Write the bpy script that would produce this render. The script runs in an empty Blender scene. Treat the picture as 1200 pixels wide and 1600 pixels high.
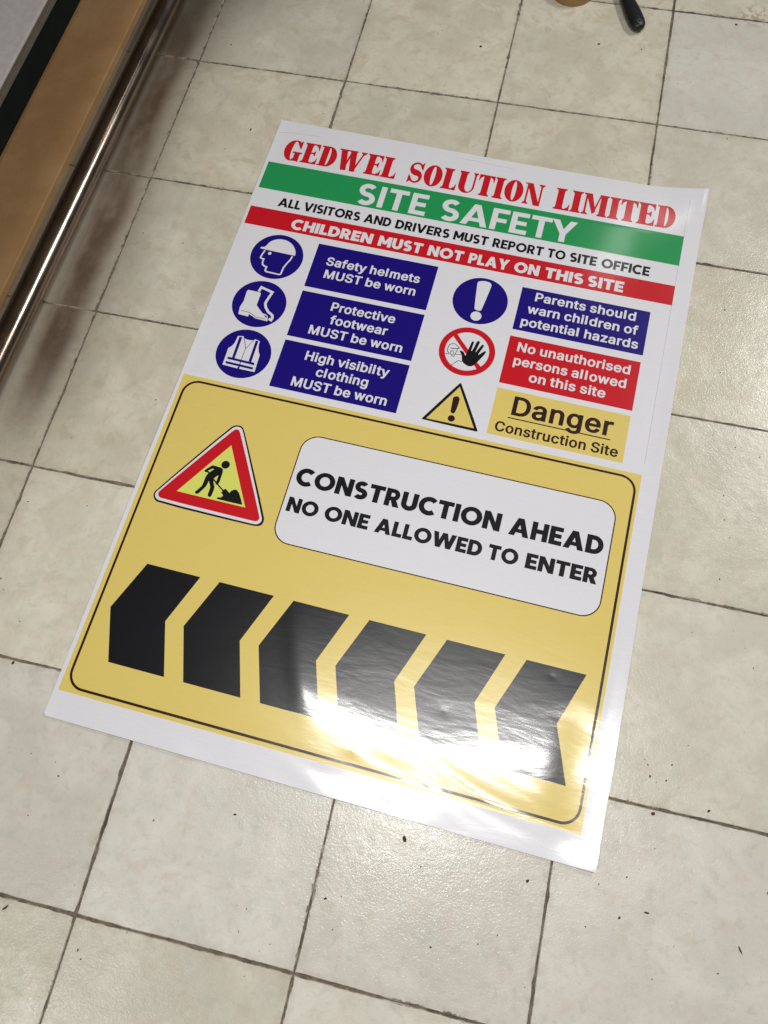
import bpy, bmesh, math, random
import numpy as np
from mathutils import Matrix, Vector
from mathutils.geometry import delaunay_2d_cdt

random.seed(7)
rng = np.random.default_rng(11)
scene = bpy.context.scene
COL = scene.collection

# ------------------------------------------------------------------ camera
cam_data = bpy.data.cameras.new('camera')
cam = bpy.data.objects.new('camera', cam_data)
COL.objects.link(cam)
cam_data.sensor_fit = 'VERTICAL'
cam_data.sensor_height = 36.0
cam_data.lens = 36.0 * 1268.02 / 1600.0
cam_data.clip_start = 0.01
cam_data.clip_end = 60.0
cam.matrix_world = Matrix(((0.97438684, -0.19458076, 0.11273244, 0.78632),
                           (0.22177837, 0.91443726, -0.33855406, -1.41432),
                           (-0.03721064, 0.35488424, 0.93416944, 1.29288),
                           (0, 0, 0, 1)))
scene.camera = cam

# ------------------------------------------------------------------ world, lamps, exposure
world = bpy.data.worlds.new('World')
scene.world = world
world.use_nodes = True
bg = world.node_tree.nodes['Background']
bg.inputs['Color'].default_value = (0.95, 0.98, 1.0, 1)
bg.inputs['Strength'].default_value = 0.045


def area_lamp(name, loc, size, power, color, rot=(0, 0, 0)):
    d = bpy.data.lights.new(name, 'AREA')
    d.shape = 'RECTANGLE'
    d.size, d.size_y = size
    d.energy = power
    d.color = color
    o = bpy.data.objects.new(name, d)
    o.location = loc
    o.rotation_euler = rot
    COL.objects.link(o)
    return o


# the ceiling tube whose reflection blows out the foot of the poster
area_lamp('ceiling_tube_lamp', (0.80, -1.02, 2.60), (1.15, 0.09), 29.0, (1.0, 0.985, 0.965))
# unseen light added at right to brighten the far tiles and under the bench
area_lamp('side_fill_lamp', (2.45, 1.30, 2.60), (0.07, 1.25), 42.0, (1.0, 0.985, 0.955), (0, math.radians(22), 0))
# extra fill behind the photographer's left shoulder, added to brighten the near tiles
area_lamp('rear_fill_lamp', (-0.55, -3.0, 2.60), (0.07, 1.25), 20.0, (1.0, 0.985, 0.955))
# a weaker lamp further down the room, seen as a faint sheen on the header bands
area_lamp('far_ceiling_lamp', (1.26, 1.90, 2.60), (0.16, 0.42), 1.1, (1.0, 0.98, 0.95))

# the torch beside the phone's lens: its mirror image sits under the camera, at the poster's foot
td = bpy.data.lights.new('phone_torch', 'POINT')
td.energy = 15.0
td.color = (1.0, 0.985, 0.97)
td.shadow_soft_size = 0.007
torch = bpy.data.objects.new('phone_torch', td)
torch.location = (0.772, -1.402, 1.297)
COL.objects.link(torch)

vs = scene.view_settings
vs.view_transform = 'Standard'
vs.look = 'None'
vs.exposure = 0.05
vs.gamma = 1.0
vs.use_curve_mapping = False


# ------------------------------------------------------------------ object helpers
def tag(o, label=None, cat=None, group=None, kind=None):
    if label: o['label'] = label
    if cat: o['category'] = cat
    if group: o['group'] = group
    if kind: o['kind'] = kind
    return o


def empty(name, loc=(0, 0, 0), rz=0.0):
    o = bpy.data.objects.new(name, None)
    o.location = loc
    o.rotation_euler = (0, 0, rz)
    o.empty_display_size = 0.05
    COL.objects.link(o)
    return o


def link_mesh(name, me, parent=None):
    o = bpy.data.objects.new(name, me)
    COL.objects.link(o)
    if parent: o.parent = parent
    return o


def from_bm(name, bm, mats, parent=None, smooth=False, auto=None):
    me = bpy.data.meshes.new(name)
    bm.to_mesh(me)
    bm.free()
    for m in (mats if isinstance(mats, (list, tuple)) else [mats]):
        me.materials.append(m)
    if smooth:
        me.polygons.foreach_set('use_smooth', [True] * len(me.polygons))
        if auto:
            me.set_sharp_from_angle(angle=math.radians(auto))
    return link_mesh(name, me, parent)


def box_bm(x0, x1, y0, y1, z0, z1, bev=0.002, seg=2):
    bm = bmesh.new()
    bmesh.ops.create_cube(bm, size=1)
    for v in bm.verts:
        v.co = Vector((x0 + (v.co.x + .5) * (x1 - x0), y0 + (v.co.y + .5) * (y1 - y0), z0 + (v.co.z + .5) * (z1 - z0)))
    if bev:
        bmesh.ops.bevel(bm, geom=bm.edges[:], offset=bev, segments=seg, affect='EDGES', profile=0.5)
    return bm


def loft_bm(rings, cap=True):
    """rings: list of lists of points (same count), joined in order"""
    bm = bmesh.new()
    R = [[bm.verts.new(p) for p in r] for r in rings]
    n = len(R[0])
    for a, b in zip(R, R[1:]):
        for i in range(n):
            bm.faces.new((a[i], a[(i + 1) % n], b[(i + 1) % n], b[i]))
    if cap:
        bm.faces.new(R[0][::-1])
        bm.faces.new(R[-1])
    bmesh.ops.recalc_face_normals(bm, faces=bm.faces[:])
    return bm


# ------------------------------------------------------------------ material helpers
class NT:
    """small wrapper for building node trees"""

    def __init__(self, name):
        self.m = bpy.data.materials.new(name)
        self.m.use_nodes = True
        self.t = self.m.node_tree
        self.p = self.t.nodes['Principled BSDF']
        self.tc = self.t.nodes.new('ShaderNodeTexCoord')

    def n(self, typ, **kw):
        nd = self.t.nodes.new(typ)
        for k, v in kw.items(): setattr(nd, k, v)
        return nd

    def l(self, a, b): self.t.links.new(a, b)

    def put(self, sock, v):
        if hasattr(v, 'is_output') or isinstance(v, bpy.types.NodeSocket):
            self.l(v, sock)
        else:
            sock.default_value = v

    def obj(self, scale=(1, 1, 1), loc=(0, 0, 0), rot=0.0):
        mp = self.n('ShaderNodeMapping')
        self.l(self.tc.outputs['Object'], mp.inputs['Vector'])
        mp.inputs['Scale'].default_value = scale
        mp.inputs['Location'].default_value = loc
        mp.inputs['Rotation'].default_value = (0, 0, rot)
        return mp.outputs['Vector']

    def noise(self, vec, scale, detail=3.0, rough=0.5, dist=0.0):
        nd = self.n('ShaderNodeTexNoise')
        self.l(vec, nd.inputs['Vector'])
        nd.inputs['Scale'].default_value = scale
        nd.inputs['Detail'].default_value = detail
        nd.inputs['Roughness'].default_value = rough
        nd.inputs['Distortion'].default_value = dist
        return nd.outputs[0]

    def ramp(self, v, a, b, lo=0.0, hi=1.0, smooth=True):
        mr = self.n('ShaderNodeMapRange')
        if smooth: mr.interpolation_type = 'SMOOTHSTEP'
        self.put(mr.inputs['Value'], v)
        for k, x in (('From Min', a), ('From Max', b), ('To Min', lo), ('To Max', hi)):
            mr.inputs[k].default_value = x
        return mr.outputs[0]

    def math(self, op, a, b=None):
        nd = self.n('ShaderNodeMath', operation=op)
        self.put(nd.inputs[0], a)
        if b is not None: self.put(nd.inputs[1], b)
        return nd.outputs[0]

    def mix(self, f, a, b, mode='MIX'):
        nd = self.n('ShaderNodeMix', data_type='RGBA', blend_type=mode)
        self.put(nd.inputs[0], f)
        self.put(nd.inputs[6], a if not isinstance(a, tuple) else a + (1,) if len(a) == 3 else a)
        self.put(nd.inputs[7], b if not isinstance(b, tuple) else b + (1,) if len(b) == 3 else b)
        return nd.outputs[2]

    def bump(self, h, dist, strength=1.0, normal=None):
        nd = self.n('ShaderNodeBump')
        self.put(nd.inputs['Height'], h)
        nd.inputs['Distance'].default_value = dist
        nd.inputs['Strength'].default_value = strength
        if normal is not None: self.l(normal, nd.inputs['Normal'])
        return nd.outputs['Normal']

    def set(self, **kw):
        for k, v in kw.items():
            k = k.replace('_', ' ')
            if isinstance(v, tuple) and len(v) == 3: v = v + (1,)
            self.put(self.p.inputs[k], v)
        return self.m


def simple(name, col, rough=0.5, metal=0.0, var=0.12, vscale=30.0, bump=0.0, bscale=200.0):
    """plain material with a little colour variation and surface texture"""
    k = NT(name)
    v = k.noise(k.obj(), vscale, 4)
    c = k.mix(k.ramp(v, .3, .7), tuple(x * (1 - var) for x in col), tuple(min(1, x * (1 + var)) for x in col))
    k.set(Base_Color=c, Roughness=rough, Metallic=metal)
    if bump:
        k.set(Normal=k.bump(k.noise(k.obj(), bscale, 3), bump))
    return k.m


# ------------------------------------------------------------------ tiled floor
TILE = 0.33


def mat_tile():
    k = NT('cream_floor_tile')
    o = k.obj()
    att = k.n('ShaderNodeVertexColor', layer_name='tint').outputs['Color']
    sep = k.n('ShaderNodeSeparateColor')
    k.l(att, sep.inputs[0])
    white, shade = sep.outputs[0], sep.outputs[1]
    n1 = k.noise(o, 9.0, 6, .62, .6)
    n2 = k.noise(k.obj(loc=(3.1, 1.7, 0)), 26.0, 6, .68, .4)
    n3 = k.noise(k.obj(loc=(7.7, 4.2, 0)), 110.0, 4, .7)
    cream = k.mix(k.ramp(n1, .36, .66), (.61, .565, .44), (.735, .685, .55))
    cream = k.mix(k.math('MULTIPLY', k.ramp(n2, .49, .66), .70), cream, (.55, .485, .345))
    cream = k.mix(k.math('MULTIPLY', k.ramp(n2, .45, .28), .40), cream, (.66, .645, .57))
    pale = k.mix(k.ramp(n1, .35, .65), (.66, .63, .56), (.74, .705, .635))
    pale = k.mix(k.math('MULTIPLY', k.ramp(n2, .52, .70), .35), pale, (.63, .575, .49))
    c = k.mix(white, cream, pale)
    # fine mineral speckle of the glaze
    c = k.mix(k.math('MULTIPLY', k.ramp(n3, .56, .74), .30), c, (.42, .39, .31))
    # faint rose and green clouds in the glaze
    n4 = k.noise(k.obj(loc=(1.3, 8.2, 0)), 34.0, 5, .65, .5)
    n5 = k.noise(k.obj(loc=(6.1, 2.2, 0)), 48.0, 5, .65, .5)
    c = k.mix(k.math('MULTIPLY', k.ramp(n4, .50, .68), .45), c, (.64, .545, .44))
    c = k.mix(k.math('MULTIPLY', k.ramp(n5, .50, .68), .45), c, (.52, .53, .42))
    # tiny dark pits and dirt specks
    vo = k.n('ShaderNodeTexVoronoi', feature='F1')
    k.l(o, vo.inputs['Vector'])
    vo.inputs['Scale'].default_value = 42.0
    pit = k.math('MULTIPLY', k.ramp(vo.outputs['Distance'], .062, .045), k.ramp(k.noise(o, 14.0, 2), .56, .60))
    c = k.mix(k.math('MULTIPLY', pit, .8), c, (.10, .085, .065))
    # faint rubbed-in scuffs
    sc = k.noise(k.obj(scale=(1, 5, 1), rot=.6), 12.0, 5, .75, 1.4)
    c = k.mix(k.math('MULTIPLY', k.ramp(sc, .60, .74), .22), c, (.40, .37, .32))
    # brown band along the foot of the bench, by the pipe
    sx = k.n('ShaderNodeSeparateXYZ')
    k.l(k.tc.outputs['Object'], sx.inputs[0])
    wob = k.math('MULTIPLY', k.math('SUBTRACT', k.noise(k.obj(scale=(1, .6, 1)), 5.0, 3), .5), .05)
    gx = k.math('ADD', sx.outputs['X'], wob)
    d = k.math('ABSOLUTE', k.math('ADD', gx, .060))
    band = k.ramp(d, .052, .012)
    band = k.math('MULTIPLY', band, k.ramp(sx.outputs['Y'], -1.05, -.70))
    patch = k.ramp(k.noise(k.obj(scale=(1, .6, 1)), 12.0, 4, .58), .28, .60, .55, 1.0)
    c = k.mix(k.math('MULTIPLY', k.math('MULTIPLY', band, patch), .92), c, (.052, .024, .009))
    shade_film = k.math('MULTIPLY', k.ramp(gx, .075, -.035), k.ramp(n1, .25, .7, .7, 1.0))  # darker left floor: bench shade painted into the colour, with some dirt
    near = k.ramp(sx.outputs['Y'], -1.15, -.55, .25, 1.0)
    shade_film = k.math('MULTIPLY', shade_film, near)
    c = k.mix(k.math('MULTIPLY', shade_film, .62), c, (.15, .105, .065))
    # far left corner darkened: shade painted into the tile colour
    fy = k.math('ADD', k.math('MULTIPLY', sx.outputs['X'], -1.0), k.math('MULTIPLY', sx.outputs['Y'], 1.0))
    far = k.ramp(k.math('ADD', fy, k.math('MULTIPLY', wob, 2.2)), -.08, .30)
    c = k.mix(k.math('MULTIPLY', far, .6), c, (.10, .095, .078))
    # brownish spill marks
    sp = k.n('ShaderNodeVectorMath', operation='DISTANCE')
    k.l(k.tc.outputs['Object'], sp.inputs[0])
    sp.inputs[1].default_value = (1.16, .345, 0)
    spm = k.math('MULTIPLY', k.ramp(sp.outputs['Value'], .05, .012), k.ramp(k.noise(o, 75.0, 2), .50, .58))
    c = k.mix(k.math('MULTIPLY', spm, .55), c, (.30, .22, .11))
    br = k.n('ShaderNodeHueSaturation')
    k.l(c, br.inputs['Color'])
    k.l(k.ramp(shade, 0, 1, .88, 1.07, False), br.inputs['Value'])
    # crinkled matt glaze
    # dirt trodden out of the joints onto the tile rims
    fr = []
    for ax in ('X', 'Y'):
        f = k.math('FRACT', k.math('DIVIDE', sx.outputs[ax], TILE))
        fr.append(k.math('MULTIPLY', k.math('MINIMUM', f, k.math('SUBTRACT', 1.0, f)), TILE))
    ed = k.math('MINIMUM', fr[0], fr[1])
    crust = k.noise(k.obj(loc=(4, 4, 0)), 55.0, 6, .72, .8)
    long_ = k.noise(k.obj(loc=(9, 3, 0)), 6.5, 3, .6)
    reach = k.math('MULTIPLY', k.ramp(crust, .42, .72), k.ramp(long_, .40, .64, .15, 1.0))
    rim = k.ramp(k.math('SUBTRACT', ed, k.math('MULTIPLY', reach, .0034)), .0022, .0008)
    halo = k.math('MULTIPLY', k.ramp(ed, .016, .001), k.ramp(crust, .38, .68))
    rimc = k.mix(k.ramp(crust, .4, .7), (.20, .15, .10), (.10, .07, .045))
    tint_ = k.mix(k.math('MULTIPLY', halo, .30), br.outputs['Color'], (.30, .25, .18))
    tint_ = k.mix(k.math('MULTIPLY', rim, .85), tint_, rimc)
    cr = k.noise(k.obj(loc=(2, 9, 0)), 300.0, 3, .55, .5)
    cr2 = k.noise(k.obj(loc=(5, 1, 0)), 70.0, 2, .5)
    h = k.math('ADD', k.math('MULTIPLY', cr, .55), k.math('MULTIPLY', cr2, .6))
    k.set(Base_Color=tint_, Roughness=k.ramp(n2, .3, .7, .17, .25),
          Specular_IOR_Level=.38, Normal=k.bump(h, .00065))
    return k.m


def mat_grout():
    k = NT('dirty_grout')
    n1 = k.noise(k.obj(), 60.0, 5, .7)
    n2 = k.noise(k.obj(), 7.0, 3)
    c = k.mix(k.ramp(n1, .3, .7), (.085, .066, .047), (.23, .185, .135))
    c = k.mix(k.math('MULTIPLY', k.ramp(n2, .5, .7), .7), c, (.035, .028, .022))
    k.set(Base_Color=c, Roughness=.9, Normal=k.bump(n1, .0008))
    return k.m


def mat_tile_edge():
    k = NT('stained_tile_edge')
    n1 = k.noise(k.obj(), 45.0, 5, .7)
    c = k.mix(k.ramp(n1, .40, .62), (.42, .38, .30), (.12, .092, .062))
    k.set(Base_Color=c, Roughness=.5)
    return k.m


def build_floor():
    A0, A1, B0, B1 = -5, 8, -5, 9
    gv = {i: rng.uniform(.0013, .0022) for i in range(A0, A1 + 1)}
    gh = {i: rng.uniform(.0013, .0023) for i in range(B0, B1 + 1)}
    gv.update({0: .0020, 1: .0022, 2: .0017, 3: .0018})
    gh.update({0: .0015, 1: .0022, 2: .0016, 3: .0020, 4: .0029, 5: .0032})
    pale = {(3, -1): .85, (1, 4): .95, (2, 4): .8, (3, 4): .85, (0, 4): .75, (2, 5): .7, (3, 3): .55, (3, 5): .7, (0, 3): .3,
            (1, 5): .35, (0, 5): .2, (3, 2): .3}
    verts, faces, fmat, tint = [], [], [], []
    N = 26
    for a in range(A0, A1):
        for b in range(B0, B1):
            x0, x1 = a * TILE + gv[a] / 2, (a + 1) * TILE - gv[a + 1] / 2
            y1, y0 = -b * TILE - gh[b] / 2, -(b + 1) * TILE + gh[b + 1] / 2
            sh = rng.normal(0, .00035, 2)
            x0 += sh[0]; x1 += sh[0]; y0 += sh[1]; y1 += sh[1]
            zc = -.0002 - abs(rng.normal(0, .00018))
            tx, ty = rng.normal(0, .0007, 2)
            loop = []
            for s in range(4):
                t = np.arange(N) / N
                w = rng.normal(0, 1, N)
                w = np.convolve(np.r_[w[-2:], w, w[:2]], [.2, .25, .3, .25, .2], 'valid') * .0006 + .0004 * np.sin(np.arange(N) / N * rng.uniform(2, 6) + rng.uniform(0, 6))
                if rng.random() < .8:
                    j = rng.integers(1, N - 1)
                    w[j] += rng.uniform(.0008, .0020)
                w[0] = .0005
                if s == 0: pts = [(x0 + q * (x1 - x0), y0 + e) for q, e in zip(t, w)]
                if s == 1: pts = [(x1 - e, y0 + q * (y1 - y0)) for q, e in zip(t, w)]
                if s == 2: pts = [(x1 - q * (x1 - x0), y1 - e) for q, e in zip(t, w)]
                if s == 3: pts = [(x0 + e, y1 - q * (y1 - y0)) for q, e in zip(t, w)]
                loop += pts
            loop = np.array(loop)
            cx, cy = (x0 + x1) / 2, (y0 + y1) / 2
            def ring(inset, dz):
                out = []
                for (x, y) in loop:
                    dx, dy = x - cx, y - cy
                    f = TILE / 2
                    qx = x - inset * max(-1, min(1, dx / f * 1.02))
                    qy = y - inset * max(-1, min(1, dy / f * 1.02))
                    out.append((qx, qy, zc + dz + tx * dx + ty * dy))
                return out
            base = len(verts)
            n = len(loop)
            for ins, dz in ((0, -.0035), (0, -.0011), (.0005, -.0003), (.0014, 0)):
                verts += ring(ins, dz)
            for r in range(3):
                for i in range(n):
                    faces.append((base + r * n + i, base + r * n + (i + 1) % n, base + (r + 1) * n + (i + 1) % n, base + (r + 1) * n + i))
                    fmat.append(1)
            faces.append(tuple(base + 3 * n + i for i in range(n)))
            fmat.append(0)
            wv = pale.get((a, b), float(np.clip(rng.normal(.12, .15), 0, .5)))
            if b >= 3 and (a, b) not in pale: wv = float(np.clip(rng.normal(.5, .2), 0, 1))
            tint += [(wv, float(rng.uniform(.2, .8)), 0, 1)] * (3 * n + 1)
    g = len(verts)
    X0, X1, Y0, Y1 = A0 * TILE, A1 * TILE, -B1 * TILE, -B0 * TILE
    verts += [(X0, Y0, -.0016), (X1, Y0, -.0016), (X1, Y1, -.0016), (X0, Y1, -.0016)]
    faces.append((g, g + 1, g + 2, g + 3)); fmat.append(2); tint.append((0, .5, 0, 1))
    me = bpy.data.meshes.new('floor')
    me.from_pydata(verts, [], faces)
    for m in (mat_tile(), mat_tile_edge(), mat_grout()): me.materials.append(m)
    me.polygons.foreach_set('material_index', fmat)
    ca = me.color_attributes.new('tint', 'FLOAT_COLOR', 'CORNER')
    col = []
    for f, t in zip(faces, tint): col += [t] * len(f)
    ca.data.foreach_set('color', np.array(col, np.float32).ravel())
    o = link_mesh('floor', me)
    tag(o, 'worn cream ceramic floor tiles with dark dirty grout lines', 'floor', kind='structure')


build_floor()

# ------------------------------------------------------------------ low bench, board and pipe on the left
BZ = 0.42                     # height of the bench top
BX = -0.385 + 0.907 * BZ      # its edge
m_grey = simple('grey_bench_paint', (.33, .30, .285), .55, var=.06, vscale=90, bump=.0003, bscale=500)
m_trim = simple('brown_edge_trim', (.07, .058, .045), .5, var=.1)
m_dkgreen = simple('dark_green_paint', (.0025, .0045, .003), .8, var=.2)
m_dkgreen.node_tree.nodes['Principled BSDF'].inputs['Specular IOR Level'].default_value = .12


def mat_board():
    k = NT('brown_board')
    n1 = k.noise(k.obj(scale=(6, 1, 1)), 4.0, 5, .6, .6)
    n2 = k.noise(k.obj(), 9.0, 4, .6)
    n3 = k.noise(k.obj(), 160.0, 3, .6)
    c = k.mix(k.ramp(n2, .35, .65), (.56, .315, .135), (.65, .40, .185))
    c = k.mix(k.math('MULTIPLY', k.ramp(n1, .5, .7), .15), c, (.38, .21, .09))
    c = k.mix(k.math('MULTIPLY', k.ramp(n3, .55, .75), .15), c, (.33, .18, .08))
    k.set(Base_Color=c, Roughness=.55, Normal=k.bump(n3, .0003))
    return k.m


def build_bench():
    Y0, Y1 = -1.15, 1.25
    t = tag(empty('work_bench', (-.45, 0, 0), -.012), 'low grey topped work bench with dark green apron at the left edge', 'bench')
    ox = .45
    from_bm('bench_top', box_bm(BX - .75 + ox, BX - .010 + ox, Y0, Y1, BZ - .050, BZ, .003), m_grey, t)
    from_bm('edge_trim', box_bm(BX - .0098 + ox, BX + ox, Y0, Y1, BZ - .008, BZ - .001, .002), m_trim, t)
    from_bm('apron', box_bm(BX - .0097 + ox, BX - .001 + ox, Y0, Y1, BZ - .052, BZ - .0085, .002), m_dkgreen, t)
    for y in (Y0 + .05, Y1 - .05):
        from_bm('leg', box_bm(BX - .70 + ox, BX - .64 + ox, y - .03, y + .03, 0, BZ - .0505, .003), m_dkgreen, t)
        from_bm('leg', box_bm(BX - .30 + ox, BX - .24 + ox, y - .03, y + .03, .0185, BZ - .0505, .003), m_dkgreen, t)


build_bench()

b = tag(from_bm('wooden_board', box_bm(-.46, 0, -1.15, 1.15, .0, .018, .002), mat_board()),
        'long brown wooden plinth board lying under the grey bench beside the steel pipe', 'board')
b.location = (-.1745, 0, 0)
b.rotation_euler = (0, 0, -.0145)
# the bench's front legs stand on this board


def mat_pipe():
    k = NT('polished_steel')
    n1 = k.noise(k.obj(scale=(1, .04, 1)), 160.0, 3, .6)
    n2 = k.noise(k.obj(), 14.0, 4)
    k.set(Base_Color=k.mix(k.ramp(n2, .3, .7), (.36, .285, .225), (.44, .35, .28)), Metallic=1.0,
          Roughness=k.ramp(n2, .3, .7, .16, .22), Normal=k.bump(n1, .00003))
    return k.m


def build_pipe():
    r = .026
    L = 2.3
    a = .0256
    rings = []
    n = 64
    prof = [(0, r - .004), (0, r - .001), (.001, r), (L - .001, r), (L, r - .001), (L, r - .004)]
    for y, q in prof:
        rings.append([(q * math.cos(i / n * 2 * math.pi), y - L / 2, r + q * math.sin(i / n * 2 * math.pi)) for i in range(n)])
    for y, q in ((L, r - .004), (0, r - .004)):
        rings.append([(q * math.cos(i / n * 2 * math.pi), y - L / 2, r + q * math.sin(i / n * 2 * math.pi)) for i in range(n)])
    bm = loft_bm(rings, cap=False)
    o = from_bm('steel_pipe', bm, mat_pipe(), smooth=True, auto=40)
    o.location = (-.115, -.35, 0)
    o.rotation_euler = (0, 0, -a)
    tag(o, 'long shiny steel pipe lying on the floor tiles at left', 'pipe')


build_pipe()

# ------------------------------------------------------------------ lettering: three alphabets drawn as outlines (cap height 1)
def area(c):
    x, y = np.asarray(c, float).T
    return .5 * np.sum(x * np.roll(y, -1) - y * np.roll(x, -1))


def cw(c):
    c=np.asarray(c,float); return c if area(c)<0 else c[::-1]
def ccw(c): return cw(c)[::-1]
def poly(*p): return cw(p)
def rect(x0,y0,x1,y1): return poly((x0,y0),(x1,y0),(x1,y1),(x0,y1))
def arc(cx,cy,rx,ry,a0,a1,n=None):
    n=n or max(3,int(abs(a1-a0)/13))
    t=np.radians(np.linspace(a0,a1,n+1))
    return [(cx+rx*np.cos(a),cy+ry*np.sin(a)) for a in t]
def stroke(p,w,w1=None):
    p=np.asarray(p,float);q=[p[0]]
    for a in p[1:]:
        if np.hypot(*(a-q[-1]))>1e-4:q.append(a)
    p=np.array(q);d=np.diff(p,axis=0);d/=np.hypot(*d.T)[:,None]
    n=np.stack([-d[:,1],d[:,0]],1)
    N=np.zeros_like(p);N[0]=n[0];N[-1]=n[-1]
    m=n[:-1]+n[1:];N[1:-1]=m*(2/np.maximum((m*m).sum(1),.5))[:,None]
    W=(np.asarray(w)*np.ones(len(p)))[:,None]/2
    return cw(np.concatenate([p+N*W,(p-N*W)[::-1]]))
def geometric_font(s):
    """bold geometric capitals, cap height 1, stem s; returns {ch:(contours,advance width)}"""
    F={};h=s*.93
    def add(c,w,*cs): F[c]=([cw(x) if not isinstance(x,tuple) else ccw(x[0]) for x in cs],w)
    def ring(w): 
        return arc(w/2,.5,w/2,.515,0,360,30)[:-1],(np.array(arc(w/2,.5,w/2-s,.515-h,0,360,30)[:-1]),)
    o,i=ring(1.02);add('O',1.02,o,i)
    r=np.array(arc(.5,.5,.5-s/2,.515-h/2,46,314,22));add('C',.86,stroke(r,s))
    add('I',s,rect(0,0,s,1))
    add('T',.74,rect(0,1-h,.74,1),rect(.37-s/2,0,.37+s/2,1))
    add('L',.58,rect(0,0,s,1),rect(0,0,.58,h))
    add('E',.62,rect(0,0,s,1),rect(0,0,.62,h),rect(0,.5-h*.47,.57,.5+h*.47),rect(0,1-h,.62,1))
    add('F',.62,rect(0,0,s,1),rect(0,.46-h*.47,.56,.46+h*.47),rect(0,1-h,.62,1))
    add('H',.80,rect(0,0,s,1),rect(.8-s,0,.8,1),rect(0,.5-h/2,.8,.5+h/2))
    add('N',.84,rect(0,0,s,1),rect(.84-s,0,.84,1),poly((0,1),(s*1.05,1),(.84,0),(.84-s*1.05,0)))
    add('M',1.0,rect(0,0,s,1),rect(1-s,0,1,1),poly((0,1),(s*1.02,1),(.5+s*.42,.28),(.5-s*.42,.22)),poly((1,1),(1-s*1.02,1),(.5-s*.42,.28),(.5+s*.42,.22)))
    d=s*1.1
    add('A',.98,poly((0,0),(d,0),(.49+d*.42,1),(.49-d*.5,1)),poly((.98,0),(.98-d,0),(.49-d*.42,1),(.49+d*.5,1)),rect(.22,.19,.76,.19+h*.85))
    add('V',.96,poly((0,1),(d,1),(.48+d*.42,0),(.48-d*.5,0)),poly((.96,1),(.96-d,1),(.48-d*.42,0),(.48+d*.5,0)))
    w=1.36
    add('W',w,poly((0,1),(d,1),(.38+d*.42,0),(.38-d*.5,0)),poly((w/2-d*.5,1),(w/2+d*.38,1),(.38+d*.5,0),(.38-d*.42,0)),
        poly((w/2+d*.5,1),(w/2-d*.38,1),(w-.38-d*.5,0),(w-.38+d*.42,0)),poly((w,1),(w-d,1),(w-.38-d*.42,0),(w-.38+d*.5,0)))
    add('Y',.9,poly((0,1),(d*1.08,1),(.45+s*.5,.36),(.45-s*.5,.36)),poly((.9,1),(.9-d*1.08,1),(.45-s*.5,.36),(.45+s*.5,.36)),rect(.45-s/2,0,.45+s/2,.42))
    add('U',.78,stroke([(s/2,1),(s/2,.36)]+arc(.39,.36,.39-s/2,.37-h/2,180,360,14)+[(.78-s/2,.36),(.78-s/2,1)],s))
    dd=[(s*.5,1-h/2),(.33,1-h/2)]+arc(.36,.5,.46-s/2,.5-h/2,88,-88,14)+[(.33,h/2),(s*.5,h/2)]
    add('D',.82,rect(0,0,s,1),stroke(dd,(h+s)/2))
    pb=[(s*.5,1-h*.48),(.36,1-h*.48)]+arc(.38,.665,.32-s/2,.335-h*.48,88,-88,12)+[(.36,.33+h*.48),(s*.5,.33+h*.48)]
    add('P',.70,rect(0,0,s,1),stroke(pb,h*.96))
    add('R',.74,rect(0,0,s,1),stroke(pb,h*.96),poly((.28,.38),(.28+s*1.1,.38),(.75,0),(.75-s*1.2,0)))
    sy=.2575-h/4
    S=[(.575,.80)]+arc(.345,1.015-h/2-sy,.345-s/2-.005,sy,38,268,15)+arc(.345,.5-sy,.345-s/2+.005,sy,88,-142,15)+[(.08,.195)]
    S=arc(.345,1.015-h/2-sy,.345-s/2-.005,sy,36,268,15)+arc(.345,.5-sy,.345-s/2+.005,sy,86,-144,15)
    add('S',.69,stroke(S,s*.97))
    return F
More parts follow.
